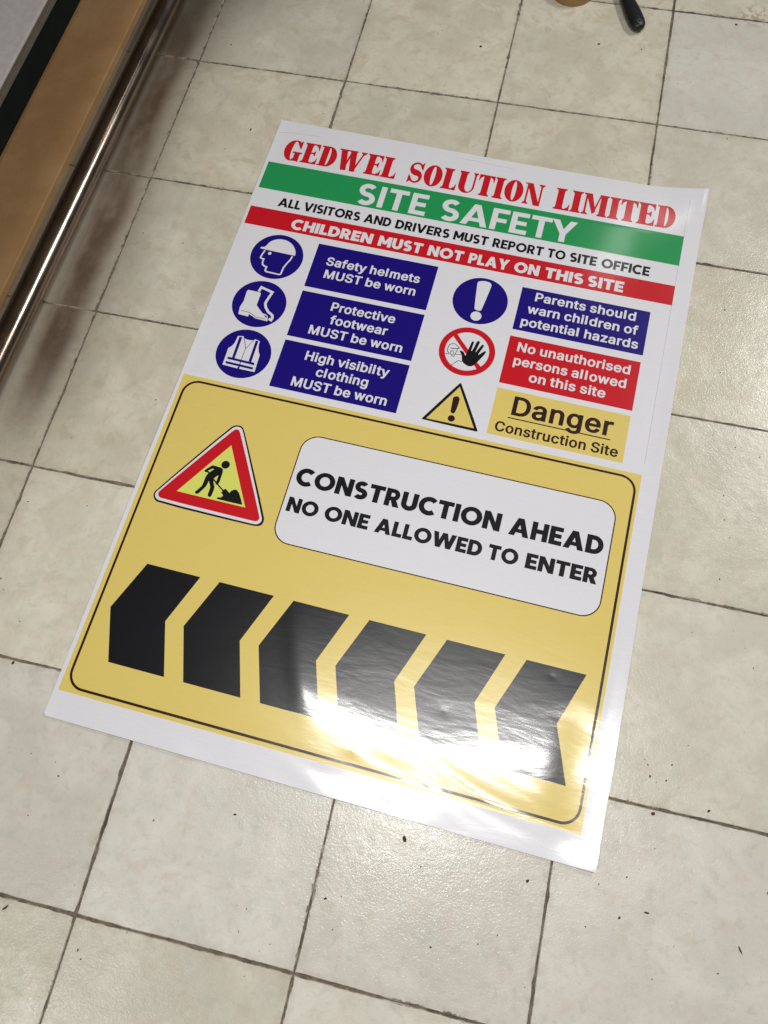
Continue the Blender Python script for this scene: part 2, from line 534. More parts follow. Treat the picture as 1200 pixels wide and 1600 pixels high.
def slab_font():
    F={}
    t=.30;n=.085;q=.075
    def add(c,w,*cs): F[c]=([cw(x) if not isinstance(x,tuple) else ccw(x[0]) for x in cs],w)
    def serif(x0,x1,y,up,o=.085):   # bracketed slab under/over a stem x0..x1
        k=1 if up else -1
        return poly((x0-o,y),(x1+o,y),(x1+o,y+k*q*.75),(x1+.02,y+k*q*1.25),(x1,y+k*q*2.1),(x0,y+k*q*2.1),(x0-.02,y+k*q*1.25),(x0-o,y+k*q*.75))
    def stem(x0,x1): return [rect(x0,0,x1,1),serif(x0,x1,0,True),serif(x0,x1,1,False)]
    I=stem(.08,.08+t);add('I',t+.16,*I)
    def beak(x,y,k): # arm end: vertical wedge at right
        return poly((x-.22,y),(x,y),(x,y+k*.30),(x-.03,y+k*.31),(x-.09,y+k*.16),(x-.22,y+k*q))
    add('E',.74,*stem(.08,.08+t),beak(.72,1,-1),rect(.3,1-q,.6,1),beak(.74,0,1),rect(.3,0,.6,q),
        rect(.3,.485,.52,.565),poly((.46,.525),(.545,.40),(.585,.40),(.585,.65),(.545,.65)))
    add('L',.68,*stem(.08,.08+t),beak(.68,0,1),rect(.3,0,.6,q))
    add('T',.72,rect(.36-t/2,0,.36+t/2,1),serif(.36-t/2,.36+t/2,0,True),rect(.05,1-q,.67,1),
        beak(.72,1,-1),poly((.22,1),(0,1),(0,.70),(.03,.69),(.09,.84),(.22,1-q)))
    def bowl(x,w): # D right bowl
        return x
    outer=[(.30,1)]+arc(.36,.5,.44,.5,90,-90,18)+[(.30,0)]
    inner=[(.37,1-q)]+arc(.385,.5,.10,.5-q,90,-90,12)+[(.37,q)]
    add('D',.80,rect(.08,0,.08+t,1),poly((0,0),(.34,0),(.34,q),(.0,q)),poly((0,1-q),(.34,1-q),(.34,1),(0,1)),
        stroke([(.3,1-q/2),(.40,1-q/2)],q),stroke([(.3,q/2),(.40,q/2)],q),
        np.array([(.38,1)]+arc(.38,.5,.42,.5,90,-90,18)+[(.38,0),(.38,q)]+arc(.39,.5,.105,.5-q,-90,90,12)+[(.38,1-q)]))
    add('O',.84,arc(.42,.5,.42,.52,0,360,32)[:-1],(np.array(arc(.42,.5,.092,.45,0,360,22)[:-1]),))
    # G : C-like left bowl + throat stem
    left=np.array([(.46,1.02)]+arc(.42,.5,.42,.52,84,276,20)+[(.46,-.02),(.46,.045)]+arc(.44,.5,.10,.455,268,92,14)+[(.46,.955)])
    add('G',.86,left,stroke([(.44,.985)]+arc(.46,.72,.2,.265,88,20,6),[.07,.08,.09,.11,.13,.14,.15,.14][:8]),
        poly((.56,.985),(.63,.93),(.72,1.02),(.76,1.02),(.76,.62),(.72,.62),(.62,.75)),
        rect(.52,.0,.78,.46),poly((.42,.38),(.86,.38),(.86,.46),(.42,.46)),
        poly((.44,-.02),(.56,.02),(.70,.0),(.78,0),(.78,.10),(.5,.14),(.44,.05)),poly((.62,.1),(.74,-.03),(.78,-.03),(.78,.2)))
    add('U',.88,rect(.06,.3,.06+t,1),serif(.06,.06+t,1,False,.06),rect(.70,.3,.79,1),serif(.70,.79,1,False,.07),
        np.array([(.06,.32)]+arc(.425,.32,.365,.34,180,360,18)+[(.79,.32),(.70,.32)]+arc(.53,.32,.17,.26,360,180,14)+[(.36,.32)]))
    add('N',.92,rect(.10,0,.185,1),serif(.10,.185,0,True,.09),poly((0,1),(.34,1),(.80,-.02),(.52,-.02),(.1,.93),(0,.94)),
        rect(.715,-.02,.80,1),serif(.715,.80,1,False,.09))
    add('M',1.12,rect(.10,0,.19,1),serif(.10,.19,0,True,.09),poly((.02,1),(.36,1),(.62,.18),(.48,.06),(.13,.9),(.02,.93)),
        poly((.78,1),(.72,1),(.47,.10),(.56,.10)),rect(.76,0,1.04,1),serif(.76,1.04,0,True,.07),poly((.70,1),(1.11,1),(1.11,.94),(1.04,.9),(.76,.8)))
    add('W',1.30,poly((.06,1),(.36,1),(.55,.0),(.28,-.02)),poly((.50,1),(.80,1),(.96,0.0),(.70,-.02)),
        poly((.56,.96),(.48,.62),(.38,-.02),(.44,-.02),(.62,.8)),poly((1.12,1),(1.20,1),(.90,-.02),(.80,-.02)),
        rect(.0,1-q,.86,1),serif(1.10,1.20,1,False,.09))
    Sp=arc(.34,.735,.235,.225,30,265,16)+arc(.36,.27,.23,.225,88,-150,16)
    k=len(Sp);tt=np.linspace(0,1,k)
    wid=.09+.20*np.exp(-((tt-.5)/.17)**2)
    add('S',.70,stroke(Sp,wid),poly((.48,.93),(.56,.95),(.60,1.03),(.64,1.03),(.64,.66),(.60,.66),(.5,.80)),
        poly((.2,.07),(.12,.05),(.08,-.03),(.04,-.03),(.04,.36),(.08,.36),(.2,.2)))
    return F


# outlines of the grotesque used on the small panels: character: (advance, contours)
GROTESK = {
    'C': (1.022, [[(0.509,-0.044),(0.443,-0.04),(0.379,-0.027),(0.319,-0.007),(0.262,0.022),(0.211,0.058),(0.165,0.1),(0.125,0.15),(0.092,0.206),(0.065,0.268),(0.046,0.335),(0.035,0.407),(0.031,0.484),(0.035,0.561),(0.046,0.634),(0.065,0.701),(0.092,0.763),(0.125,0.819),(0.165,0.869),(0.211,0.911),(0.262,0.948),(0.319,0.976),(0.379,0.997),(0.443,1.009),(0.509,1.013),(0.549,1.012),(0.588,1.007),(0.626,1),(0.663,0.99),(0.698,0.977),(0.732,0.961),(0.764,0.943),(0.795,0.922),(0.823,0.898),(0.849,0.872),(0.872,0.844),(0.893,0.813),(0.911,0.78),(0.926,0.745),(0.938,0.708),(0.958,0.633),(0.743,0.633),(0.728,0.679),(0.721,0.699),(0.713,0.718),(0.704,0.735),(0.693,0.751),(0.681,0.766),(0.668,0.779),(0.654,0.792),(0.639,0.802),(0.623,0.812),(0.606,0.82),(0.588,0.826),(0.569,0.832),(0.55,0.835),(0.53,0.837),(0.51,0.838),(0.472,0.836),(0.437,0.828),(0.405,0.815),(0.374,0.798),(0.346,0.776),(0.321,0.749),(0.299,0.717),(0.28,0.68),(0.264,0.639),(0.252,0.592),(0.245,0.541),(0.243,0.484),(0.245,0.428),(0.252,0.376),(0.264,0.33),(0.28,0.289),(0.299,0.252),(0.322,0.22),(0.347,0.193),(0.375,0.171),(0.405,0.154),(0.438,0.141),(0.472,0.134),(0.51,0.131),(0.53,0.132),(0.549,0.134),(0.569,0.138),(0.588,0.143),(0.606,0.15),(0.623,0.158),(0.639,0.168),(0.654,0.178),(0.668,0.19),(0.681,0.204),(0.693,0.218),(0.704,0.235),(0.713,0.252),(0.721,0.271),(0.728,0.291),(0.743,0.336),(0.958,0.336),(0.938,0.262),(0.926,0.225),(0.912,0.19),(0.893,0.157),(0.873,0.127),(0.849,0.098),(0.824,0.072),(0.795,0.048),(0.765,0.027),(0.733,0.009),(0.699,-0.007),(0.664,-0.02),(0.627,-0.03),(0.589,-0.038),(0.549,-0.042)]]),
    'D': (1.007, [[(0.418,-0.03),(0.137,-0.03),(0.137,0.139),(0.408,0.139),(0.461,0.142),(0.507,0.15),(0.548,0.163),(0.583,0.18),(0.613,0.203),(0.64,0.229),(0.662,0.261),(0.681,0.297),(0.695,0.338),(0.706,0.383),(0.713,0.433),(0.715,0.487),(0.713,0.54),(0.706,0.589),(0.695,0.634),(0.681,0.674),(0.663,0.71),(0.641,0.741),(0.615,0.767),(0.586,0.79),(0.552,0.807),(0.514,0.82),(0.47,0.828),(0.42,0.83),(0.132,0.83),(0.132,1),(0.431,1),(0.503,0.996),(0.572,0.985),(0.636,0.965),(0.695,0.938),(0.748,0.903),(0.794,0.862),(0.834,0.814),(0.867,0.759),(0.893,0.698),(0.911,0.633),(0.922,0.562),(0.926,0.487),(0.922,0.411),(0.911,0.34),(0.893,0.273),(0.867,0.213),(0.833,0.157),(0.793,0.109),(0.745,0.067),(0.691,0.032),(0.63,0.004),(0.564,-0.015),(0.493,-0.027)], [(0.283,1),(0.283,-0.03),(0.069,-0.03),(0.069,1)]]),
    'H': (1.035, [[(0.069,-0.03),(0.069,1),(0.283,1),(0.283,0.581),(0.702,0.581),(0.702,1),(0.916,1),(0.916,-0.03),(0.702,-0.03),(0.702,0.411),(0.283,0.411),(0.283,-0.03)]]),
    'M': (1.247, [[(0.069,-0.03),(0.069,1),(0.32,1),(0.571,0.367),(0.591,0.313),(0.614,0.243),(0.637,0.169),(0.674,0.063),(0.523,0.063),(0.562,0.167),(0.585,0.24),(0.609,0.311),(0.629,0.367),(0.876,1),(1.128,1),(1.128,-0.03),(0.915,-0.03),(0.915,0.554),(0.916,0.623),(0.917,0.703),(0.919,0.788),(0.921,0.902),(1.04,0.902),(0.992,0.771),(0.962,0.681),(0.934,0.603),(0.911,0.543),(0.683,-0.03),(0.514,-0.03),(0.282,0.543),(0.26,0.601),(0.233,0.678),(0.203,0.767),(0.149,0.902),(0.271,0.902),(0.274,0.794),(0.276,0.709),(0.277,0.626),(0.278,0.555),(0.278,-0.03)]]),
    'N': (1.047, [[(0.069,-0.03),(0.069,1),(0.285,1),(0.693,0.364),(0.731,0.303),(0.779,0.218),(0.858,0.081),(0.73,0.067),(0.718,0.205),(0.715,0.299),(0.714,0.371),(0.714,1),(0.929,1),(0.929,-0.03),(0.712,-0.03),(0.346,0.537),(0.299,0.615),(0.242,0.711),(0.132,0.885),(0.271,0.9),(0.279,0.733),(0.283,0.626),(0.284,0.555),(0.284,-0.03)]]),
    'P': (0.897, [[(0.069,-0.03),(0.069,1),(0.449,1),(0.506,0.997),(0.56,0.989),(0.61,0.975),(0.655,0.956),(0.695,0.931),(0.73,0.903),(0.759,0.87),(0.783,0.833),(0.802,0.794),(0.814,0.752),(0.822,0.708),(0.825,0.662),(0.822,0.617),(0.814,0.573),(0.802,0.531),(0.783,0.492),(0.76,0.455),(0.73,0.422),(0.695,0.393),(0.656,0.368),(0.61,0.348),(0.561,0.334),(0.507,0.326),(0.449,0.323),(0.162,0.323),(0.162,0.492),(0.442,0.492),(0.475,0.494),(0.502,0.498),(0.525,0.505),(0.544,0.515),(0.56,0.527),(0.574,0.54),(0.585,0.555),(0.594,0.573),(0.601,0.593),(0.606,0.614),(0.61,0.638),(0.611,0.662),(0.61,0.687),(0.606,0.711),(0.601,0.732),(0.594,0.752),(0.585,0.769),(0.574,0.784),(0.56,0.797),(0.544,0.809),(0.525,0.818),(0.502,0.825),(0.474,0.829),(0.441,0.831),(0.283,0.831),(0.283,-0.03)]]),
    'S': (0.901, [[(0.426,-0.047),(0.371,-0.045),(0.319,-0.038),(0.27,-0.027),(0.224,-0.01),(0.183,0.01),(0.145,0.035),(0.112,0.064),(0.084,0.097),(0.061,0.133),(0.044,0.172),(0.033,0.214),(0.021,0.291),(0.239,0.291),(0.248,0.24),(0.253,0.22),(0.261,0.203),(0.27,0.187),(0.283,0.173),(0.297,0.16),(0.314,0.149),(0.333,0.141),(0.354,0.133),(0.377,0.128),(0.401,0.125),(0.426,0.124),(0.455,0.125),(0.481,0.129),(0.505,0.135),(0.528,0.143),(0.548,0.153),(0.565,0.165),(0.579,0.179),(0.592,0.194),(0.601,0.21),(0.607,0.227),(0.611,0.245),(0.613,0.266),(0.612,0.283),(0.609,0.298),(0.604,0.31),(0.598,0.321),(0.588,0.332),(0.576,0.343),(0.562,0.353),(0.546,0.362),(0.453,0.394),(0.337,0.427),(0.277,0.446),(0.222,0.469),(0.174,0.497),(0.132,0.529),(0.098,0.567),(0.073,0.61),(0.058,0.658),(0.053,0.71),(0.056,0.754),(0.066,0.796),(0.082,0.835),(0.105,0.871),(0.133,0.903),(0.166,0.932),(0.203,0.956),(0.243,0.977),(0.287,0.993),(0.334,1.004),(0.382,1.011),(0.433,1.013),(0.484,1.011),(0.532,1.004),(0.578,0.992),(0.622,0.976),(0.661,0.956),(0.697,0.932),(0.729,0.904),(0.756,0.873),(0.778,0.838),(0.795,0.801),(0.805,0.762),(0.815,0.69),(0.606,0.69),(0.592,0.745),(0.583,0.769),(0.569,0.79),(0.55,0.808),(0.525,0.823),(0.497,0.834),(0.465,0.841),(0.428,0.843),(0.403,0.842),(0.379,0.839),(0.357,0.833),(0.337,0.825),(0.319,0.816),(0.305,0.805),(0.292,0.793),(0.282,0.779),(0.275,0.765),(0.269,0.75),(0.266,0.733),(0.265,0.716),(0.266,0.697),(0.27,0.682),(0.275,0.669),(0.283,0.657),(0.295,0.645),(0.308,0.634),(0.324,0.624),(0.34,0.616),(0.418,0.588),(0.517,0.561),(0.61,0.531),(0.637,0.52),(0.662,0.507),(0.687,0.493),(0.711,0.477),(0.734,0.459),(0.756,0.439),(0.775,0.416),(0.792,0.391),(0.806,0.363),(0.816,0.332),(0.822,0.299),(0.824,0.264),(0.821,0.221),(0.812,0.18),(0.796,0.141),(0.775,0.104),(0.748,0.07),(0.715,0.041),(0.678,0.015),(0.636,-0.008),(0.589,-0.025),(0.538,-0.038),(0.484,-0.045)]]),
    'T': (0.905, [[(0.015,0.83),(0.015,1),(0.84,1),(0.84,0.83),(0.535,0.83),(0.535,-0.03),(0.321,-0.03),(0.321,0.83)]]),
    'U': (1.036, [[(0.493,-0.046),(0.433,-0.043),(0.376,-0.034),(0.322,-0.019),(0.272,0.002),(0.227,0.029),(0.187,0.06),(0.152,0.096),(0.122,0.137),(0.099,0.181),(0.082,0.228),(0.072,0.278),(0.069,0.329),(0.069,1),(0.283,1),(0.283,0.341),(0.284,0.309),(0.289,0.281),(0.297,0.255),(0.308,0.231),(0.322,0.208),(0.338,0.189),(0.357,0.171),(0.378,0.156),(0.403,0.144),(0.43,0.136),(0.46,0.131),(0.493,0.129),(0.527,0.131),(0.557,0.136),(0.584,0.144),(0.608,0.156),(0.63,0.171),(0.648,0.188),(0.664,0.208),(0.678,0.23),(0.688,0.255),(0.696,0.281),(0.701,0.309),(0.703,0.341),(0.703,1),(0.917,1),(0.917,0.329),(0.914,0.278),(0.904,0.228),(0.887,0.181),(0.864,0.137),(0.834,0.096),(0.799,0.06),(0.759,0.029),(0.714,0.002),(0.664,-0.019),(0.61,-0.034),(0.553,-0.043)]]),
    'a': (0.792, [[(0.304,-0.047),(0.267,-0.045),(0.23,-0.04),(0.195,-0.031),(0.161,-0.018),(0.129,-0.002),(0.1,0.018),(0.074,0.041),(0.052,0.068),(0.035,0.099),(0.022,0.132),(0.014,0.168),(0.012,0.205),(0.014,0.239),(0.019,0.269),(0.029,0.298),(0.043,0.323),(0.06,0.345),(0.08,0.364),(0.101,0.381),(0.125,0.395),(0.15,0.406),(0.175,0.416),(0.202,0.425),(0.229,0.431),(0.333,0.449),(0.437,0.462),(0.474,0.474),(0.479,0.493),(0.479,0.489),(0.478,0.508),(0.476,0.524),(0.473,0.538),(0.468,0.551),(0.462,0.562),(0.455,0.571),(0.447,0.579),(0.437,0.586),(0.424,0.592),(0.41,0.596),(0.393,0.599),(0.373,0.6),(0.352,0.599),(0.333,0.596),(0.317,0.592),(0.305,0.587),(0.257,0.551),(0.21,0.486),(0.015,0.536),(0.051,0.6),(0.071,0.631),(0.094,0.659),(0.12,0.683),(0.148,0.703),(0.177,0.72),(0.208,0.734),(0.24,0.745),(0.272,0.753),(0.305,0.759),(0.337,0.762),(0.371,0.763),(0.464,0.753),(0.492,0.746),(0.518,0.737),(0.544,0.726),(0.569,0.712),(0.594,0.696),(0.617,0.675),(0.637,0.652),(0.655,0.625),(0.669,0.594),(0.68,0.559),(0.685,0.521),(0.687,0.48),(0.687,-0.03),(0.481,-0.03),(0.481,0.068),(0.542,0.068),(0.514,0.026),(0.494,0.01),(0.474,-0.003),(0.452,-0.015),(0.428,-0.026),(0.4,-0.035),(0.37,-0.042),(0.338,-0.046)], [(0.324,0.117),(0.351,0.118),(0.374,0.123),(0.394,0.129),(0.412,0.139),(0.428,0.15),(0.442,0.163),(0.453,0.177),(0.462,0.193),(0.47,0.21),(0.475,0.227),(0.478,0.245),(0.479,0.264),(0.479,0.313),(0.51,0.318),(0.449,0.305),(0.388,0.296),(0.343,0.29),(0.27,0.273),(0.258,0.268),(0.247,0.261),(0.238,0.253),(0.232,0.245),(0.227,0.237),(0.224,0.227),(0.222,0.215),(0.221,0.2),(0.222,0.186),(0.224,0.175),(0.227,0.165),(0.231,0.156),(0.237,0.148),(0.244,0.14),(0.253,0.134),(0.264,0.128),(0.277,0.123),(0.291,0.12),(0.307,0.118)]]),
    'b': (0.859, [[(0.438,-0.046),(0.401,-0.045),(0.367,-0.04),(0.336,-0.032),(0.308,-0.02),(0.284,-0.007),(0.262,0.008),(0.243,0.023),(0.227,0.04),(0.202,0.081),(0.259,0.081),(0.259,-0.03),(0.054,-0.03),(0.054,1),(0.262,1),(0.262,0.639),(0.202,0.639),(0.226,0.678),(0.242,0.695),(0.261,0.71),(0.282,0.724),(0.306,0.737),(0.334,0.749),(0.366,0.757),(0.4,0.762),(0.437,0.763),(0.487,0.76),(0.534,0.751),(0.579,0.735),(0.622,0.713),(0.66,0.685),(0.693,0.652),(0.722,0.613),(0.746,0.57),(0.765,0.523),(0.779,0.472),(0.787,0.418),(0.79,0.36),(0.787,0.302),(0.779,0.247),(0.766,0.196),(0.747,0.148),(0.723,0.105),(0.694,0.067),(0.66,0.033),(0.622,0.005),(0.58,-0.017),(0.535,-0.033),(0.487,-0.043)], [(0.42,0.12),(0.445,0.122),(0.467,0.127),(0.487,0.136),(0.505,0.149),(0.521,0.166),(0.536,0.185),(0.548,0.207),(0.559,0.233),(0.568,0.262),(0.574,0.293),(0.578,0.326),(0.58,0.361),(0.578,0.396),(0.574,0.428),(0.568,0.459),(0.559,0.487),(0.549,0.512),(0.536,0.534),(0.522,0.553),(0.506,0.569),(0.488,0.582),(0.468,0.591),(0.446,0.596),(0.42,0.598),(0.394,0.596),(0.371,0.591),(0.352,0.582),(0.334,0.57),(0.318,0.555),(0.304,0.536),(0.291,0.515),(0.281,0.49),(0.272,0.462),(0.266,0.431),(0.262,0.397),(0.26,0.361),(0.262,0.324),(0.266,0.29),(0.272,0.259),(0.281,0.23),(0.292,0.205),(0.305,0.183),(0.319,0.164),(0.335,0.148),(0.353,0.136),(0.373,0.127),(0.395,0.122)]]),
    'c': (0.804, [[(0.394,-0.046),(0.341,-0.043),(0.291,-0.033),(0.243,-0.017),(0.198,0.005),(0.158,0.034),(0.122,0.067),(0.091,0.105),(0.066,0.148),(0.045,0.196),(0.031,0.246),(0.022,0.3),(0.019,0.357),(0.022,0.415),(0.031,0.47),(0.045,0.521),(0.066,0.568),(0.091,0.611),(0.122,0.65),(0.158,0.683),(0.198,0.712),(0.243,0.734),(0.291,0.75),(0.341,0.76),(0.394,0.763),(0.424,0.762),(0.453,0.759),(0.481,0.755),(0.508,0.748),(0.535,0.739),(0.56,0.729),(0.584,0.717),(0.607,0.704),(0.629,0.688),(0.649,0.671),(0.668,0.652),(0.685,0.631),(0.7,0.609),(0.713,0.586),(0.724,0.562),(0.748,0.506),(0.551,0.463),(0.515,0.534),(0.487,0.567),(0.447,0.59),(0.393,0.598),(0.367,0.596),(0.343,0.59),(0.323,0.58),(0.305,0.567),(0.288,0.55),(0.273,0.53),(0.26,0.507),(0.249,0.481),(0.241,0.453),(0.234,0.423),(0.231,0.391),(0.229,0.357),(0.231,0.324),(0.234,0.293),(0.241,0.263),(0.249,0.235),(0.26,0.209),(0.273,0.186),(0.288,0.167),(0.305,0.15),(0.323,0.136),(0.343,0.127),(0.367,0.121),(0.393,0.119),(0.448,0.128),(0.488,0.151),(0.517,0.186),(0.554,0.259),(0.75,0.217),(0.727,0.161),(0.716,0.135),(0.703,0.112),(0.688,0.089),(0.671,0.069),(0.652,0.049),(0.632,0.032),(0.61,0.016),(0.587,0.001),(0.562,-0.011),(0.537,-0.022),(0.51,-0.031),(0.482,-0.037),(0.454,-0.042),(0.425,-0.045)]]),
    'd': (0.859, [[(0.372,-0.046),(0.322,-0.043),(0.274,-0.033),(0.229,-0.017),(0.187,0.005),(0.149,0.033),(0.115,0.067),(0.087,0.105),(0.062,0.148),(0.043,0.196),(0.03,0.247),(0.022,0.302),(0.019,0.36),(0.022,0.418),(0.03,0.472),(0.044,0.523),(0.063,0.571),(0.087,0.614),(0.116,0.652),(0.15,0.685),(0.188,0.713),(0.23,0.735),(0.275,0.751),(0.323,0.76),(0.372,0.763),(0.409,0.762),(0.443,0.757),(0.475,0.749),(0.503,0.737),(0.527,0.724),(0.548,0.71),(0.566,0.695),(0.583,0.678),(0.607,0.639),(0.546,0.639),(0.546,1),(0.754,1),(0.754,-0.03),(0.55,-0.03),(0.55,0.081),(0.608,0.081),(0.582,0.04),(0.566,0.023),(0.547,0.008),(0.526,-0.007),(0.502,-0.02),(0.474,-0.032),(0.442,-0.04),(0.409,-0.045)], [(0.39,0.12),(0.415,0.122),(0.437,0.127),(0.456,0.136),(0.474,0.148),(0.49,0.164),(0.505,0.183),(0.517,0.205),(0.528,0.23),(0.537,0.259),(0.543,0.29),(0.547,0.324),(0.548,0.361),(0.547,0.397),(0.543,0.431),(0.537,0.462),(0.528,0.49),(0.518,0.515),(0.505,0.536),(0.491,0.555),(0.475,0.57),(0.457,0.582),(0.438,0.591),(0.415,0.596),(0.39,0.598),(0.363,0.596),(0.341,0.591),(0.321,0.582),(0.303,0.569),(0.287,0.553),(0.273,0.534),(0.26,0.512),(0.249,0.487),(0.241,0.459),(0.234,0.428),(0.231,0.396),(0.229,0.361),(0.231,0.326),(0.234,0.293),(0.241,0.262),(0.25,0.233),(0.261,0.207),(0.273,0.185),(0.288,0.166),(0.304,0.149),(0.322,0.136),(0.342,0.127),(0.364,0.122)]]),
    'e': (0.82, [[(0.404,-0.046),(0.348,-0.043),(0.295,-0.033),(0.245,-0.017),(0.199,0.005),(0.158,0.033),(0.122,0.067),(0.091,0.105),(0.065,0.148),(0.045,0.195),(0.03,0.246),(0.022,0.299),(0.019,0.356),(0.022,0.413),(0.03,0.467),(0.044,0.518),(0.064,0.565),(0.089,0.609),(0.119,0.648),(0.154,0.682),(0.194,0.711),(0.239,0.734),(0.287,0.75),(0.337,0.76),(0.391,0.763),(0.424,0.762),(0.457,0.758),(0.49,0.751),(0.522,0.742),(0.554,0.729),(0.584,0.713),(0.613,0.694),(0.64,0.672),(0.665,0.646),(0.688,0.616),(0.707,0.584),(0.723,0.548),(0.737,0.508),(0.746,0.465),(0.751,0.419),(0.753,0.37),(0.753,0.292),(0.097,0.292),(0.097,0.451),(0.736,0.439),(0.548,0.33),(0.543,0.417),(0.539,0.447),(0.533,0.475),(0.525,0.5),(0.515,0.523),(0.503,0.542),(0.489,0.559),(0.474,0.573),(0.457,0.584),(0.438,0.592),(0.416,0.597),(0.391,0.599),(0.365,0.597),(0.343,0.592),(0.323,0.584),(0.304,0.572),(0.288,0.557),(0.273,0.541),(0.26,0.522),(0.249,0.5),(0.24,0.477),(0.234,0.453),(0.23,0.428),(0.229,0.401),(0.229,0.339),(0.23,0.303),(0.235,0.27),(0.242,0.242),(0.252,0.216),(0.264,0.193),(0.278,0.174),(0.293,0.157),(0.311,0.143),(0.331,0.133),(0.353,0.125),(0.378,0.12),(0.405,0.118),(0.422,0.119),(0.439,0.121),(0.454,0.125),(0.468,0.129),(0.48,0.135),(0.492,0.142),(0.502,0.151),(0.512,0.16),(0.52,0.171),(0.527,0.183),(0.534,0.196),(0.555,0.237),(0.756,0.195),(0.728,0.134),(0.713,0.105),(0.694,0.078),(0.672,0.054),(0.646,0.031),(0.619,0.012),(0.588,-0.005),(0.555,-0.02),(0.52,-0.031),(0.483,-0.04),(0.444,-0.045)]]),
    'f': (0.533, [[(0.48,0.753),(0.48,0.593),(-0.033,0.593),(-0.033,0.753)], [(0.108,-0.03),(0.108,0.823),(0.11,0.856),(0.117,0.887),(0.128,0.917),(0.144,0.943),(0.164,0.966),(0.186,0.986),(0.211,1.003),(0.239,1.016),(0.267,1.027),(0.296,1.034),(0.327,1.039),(0.358,1.04),(0.432,1.034),(0.519,1.014),(0.464,0.855),(0.401,0.869),(0.37,0.873),(0.353,0.871),(0.341,0.868),(0.333,0.862),(0.328,0.856),(0.324,0.847),(0.32,0.834),(0.317,0.818),(0.316,0.797),(0.316,-0.03)]]),
    'g': (0.86, [[(0.394,-0.317),(0.352,-0.316),(0.313,-0.312),(0.275,-0.305),(0.24,-0.295),(0.208,-0.283),(0.178,-0.268),(0.151,-0.251),(0.126,-0.233),(0.105,-0.212),(0.086,-0.191),(0.07,-0.169),(0.034,-0.121),(0.205,-0.038),(0.266,-0.105),(0.274,-0.115),(0.285,-0.124),(0.298,-0.132),(0.312,-0.14),(0.328,-0.146),(0.347,-0.151),(0.369,-0.154),(0.394,-0.155),(0.43,-0.153),(0.461,-0.146),(0.487,-0.134),(0.509,-0.119),(0.526,-0.1),(0.537,-0.077),(0.545,-0.047),(0.548,-0.01),(0.548,0.1),(0.607,0.1),(0.581,0.059),(0.565,0.043),(0.546,0.028),(0.524,0.015),(0.501,0.002),(0.473,-0.008),(0.441,-0.016),(0.408,-0.02),(0.371,-0.021),(0.323,-0.019),(0.277,-0.01),(0.233,0.004),(0.191,0.025),(0.153,0.05),(0.119,0.081),(0.089,0.117),(0.064,0.158),(0.044,0.204),(0.03,0.253),(0.022,0.307),(0.019,0.364),(0.022,0.421),(0.03,0.475),(0.044,0.525),(0.063,0.572),(0.088,0.614),(0.117,0.652),(0.151,0.685),(0.189,0.713),(0.231,0.735),(0.276,0.751),(0.324,0.76),(0.373,0.763),(0.41,0.762),(0.444,0.757),(0.476,0.749),(0.504,0.738),(0.528,0.725),(0.549,0.711),(0.568,0.695),(0.585,0.678),(0.61,0.638),(0.551,0.638),(0.551,0.753),(0.756,0.753),(0.756,-0.018),(0.753,-0.066),(0.744,-0.111),(0.728,-0.152),(0.705,-0.189),(0.678,-0.22),(0.646,-0.247),(0.61,-0.27),(0.571,-0.287),(0.529,-0.301),(0.486,-0.31),(0.441,-0.316)], [(0.39,0.143),(0.416,0.145),(0.439,0.15),(0.459,0.158),(0.477,0.169),(0.493,0.183),(0.506,0.199),(0.519,0.219),(0.529,0.242),(0.538,0.269),(0.544,0.298),(0.548,0.331),(0.55,0.367),(0.548,0.402),(0.544,0.434),(0.538,0.464),(0.529,0.492),(0.519,0.516),(0.506,0.537),(0.492,0.555),(0.476,0.57),(0.458,0.582),(0.439,0.591),(0.416,0.596),(0.39,0.598),(0.364,0.596),(0.342,0.591),(0.322,0.582),(0.304,0.569),(0.287,0.553),(0.273,0.535),(0.26,0.513),(0.249,0.489),(0.241,0.461),(0.234,0.432),(0.231,0.401),(0.229,0.367),(0.231,0.333),(0.235,0.301),(0.241,0.272),(0.25,0.245),(0.26,0.222),(0.273,0.202),(0.287,0.184),(0.303,0.17),(0.321,0.158),(0.341,0.15),(0.364,0.145)]]),
    'h': (0.831, [[(0.262,0.431),(0.262,-0.03),(0.054,-0.03),(0.054,1),(0.262,1),(0.262,0.517),(0.128,0.517),(0.172,0.607),(0.197,0.65),(0.228,0.686),(0.263,0.715),(0.302,0.736),(0.343,0.751),(0.387,0.76),(0.433,0.763),(0.474,0.761),(0.513,0.755),(0.55,0.744),(0.585,0.729),(0.617,0.71),(0.645,0.686),(0.67,0.657),(0.69,0.625),(0.706,0.589),(0.718,0.549),(0.724,0.505),(0.726,0.459),(0.726,-0.03),(0.518,-0.03),(0.518,0.447),(0.516,0.484),(0.51,0.514),(0.5,0.539),(0.487,0.559),(0.47,0.575),(0.451,0.587),(0.428,0.594),(0.4,0.597),(0.38,0.596),(0.361,0.592),(0.344,0.586),(0.328,0.578),(0.314,0.568),(0.302,0.555),(0.291,0.541),(0.281,0.524),(0.273,0.505),(0.267,0.484),(0.264,0.459)]]),
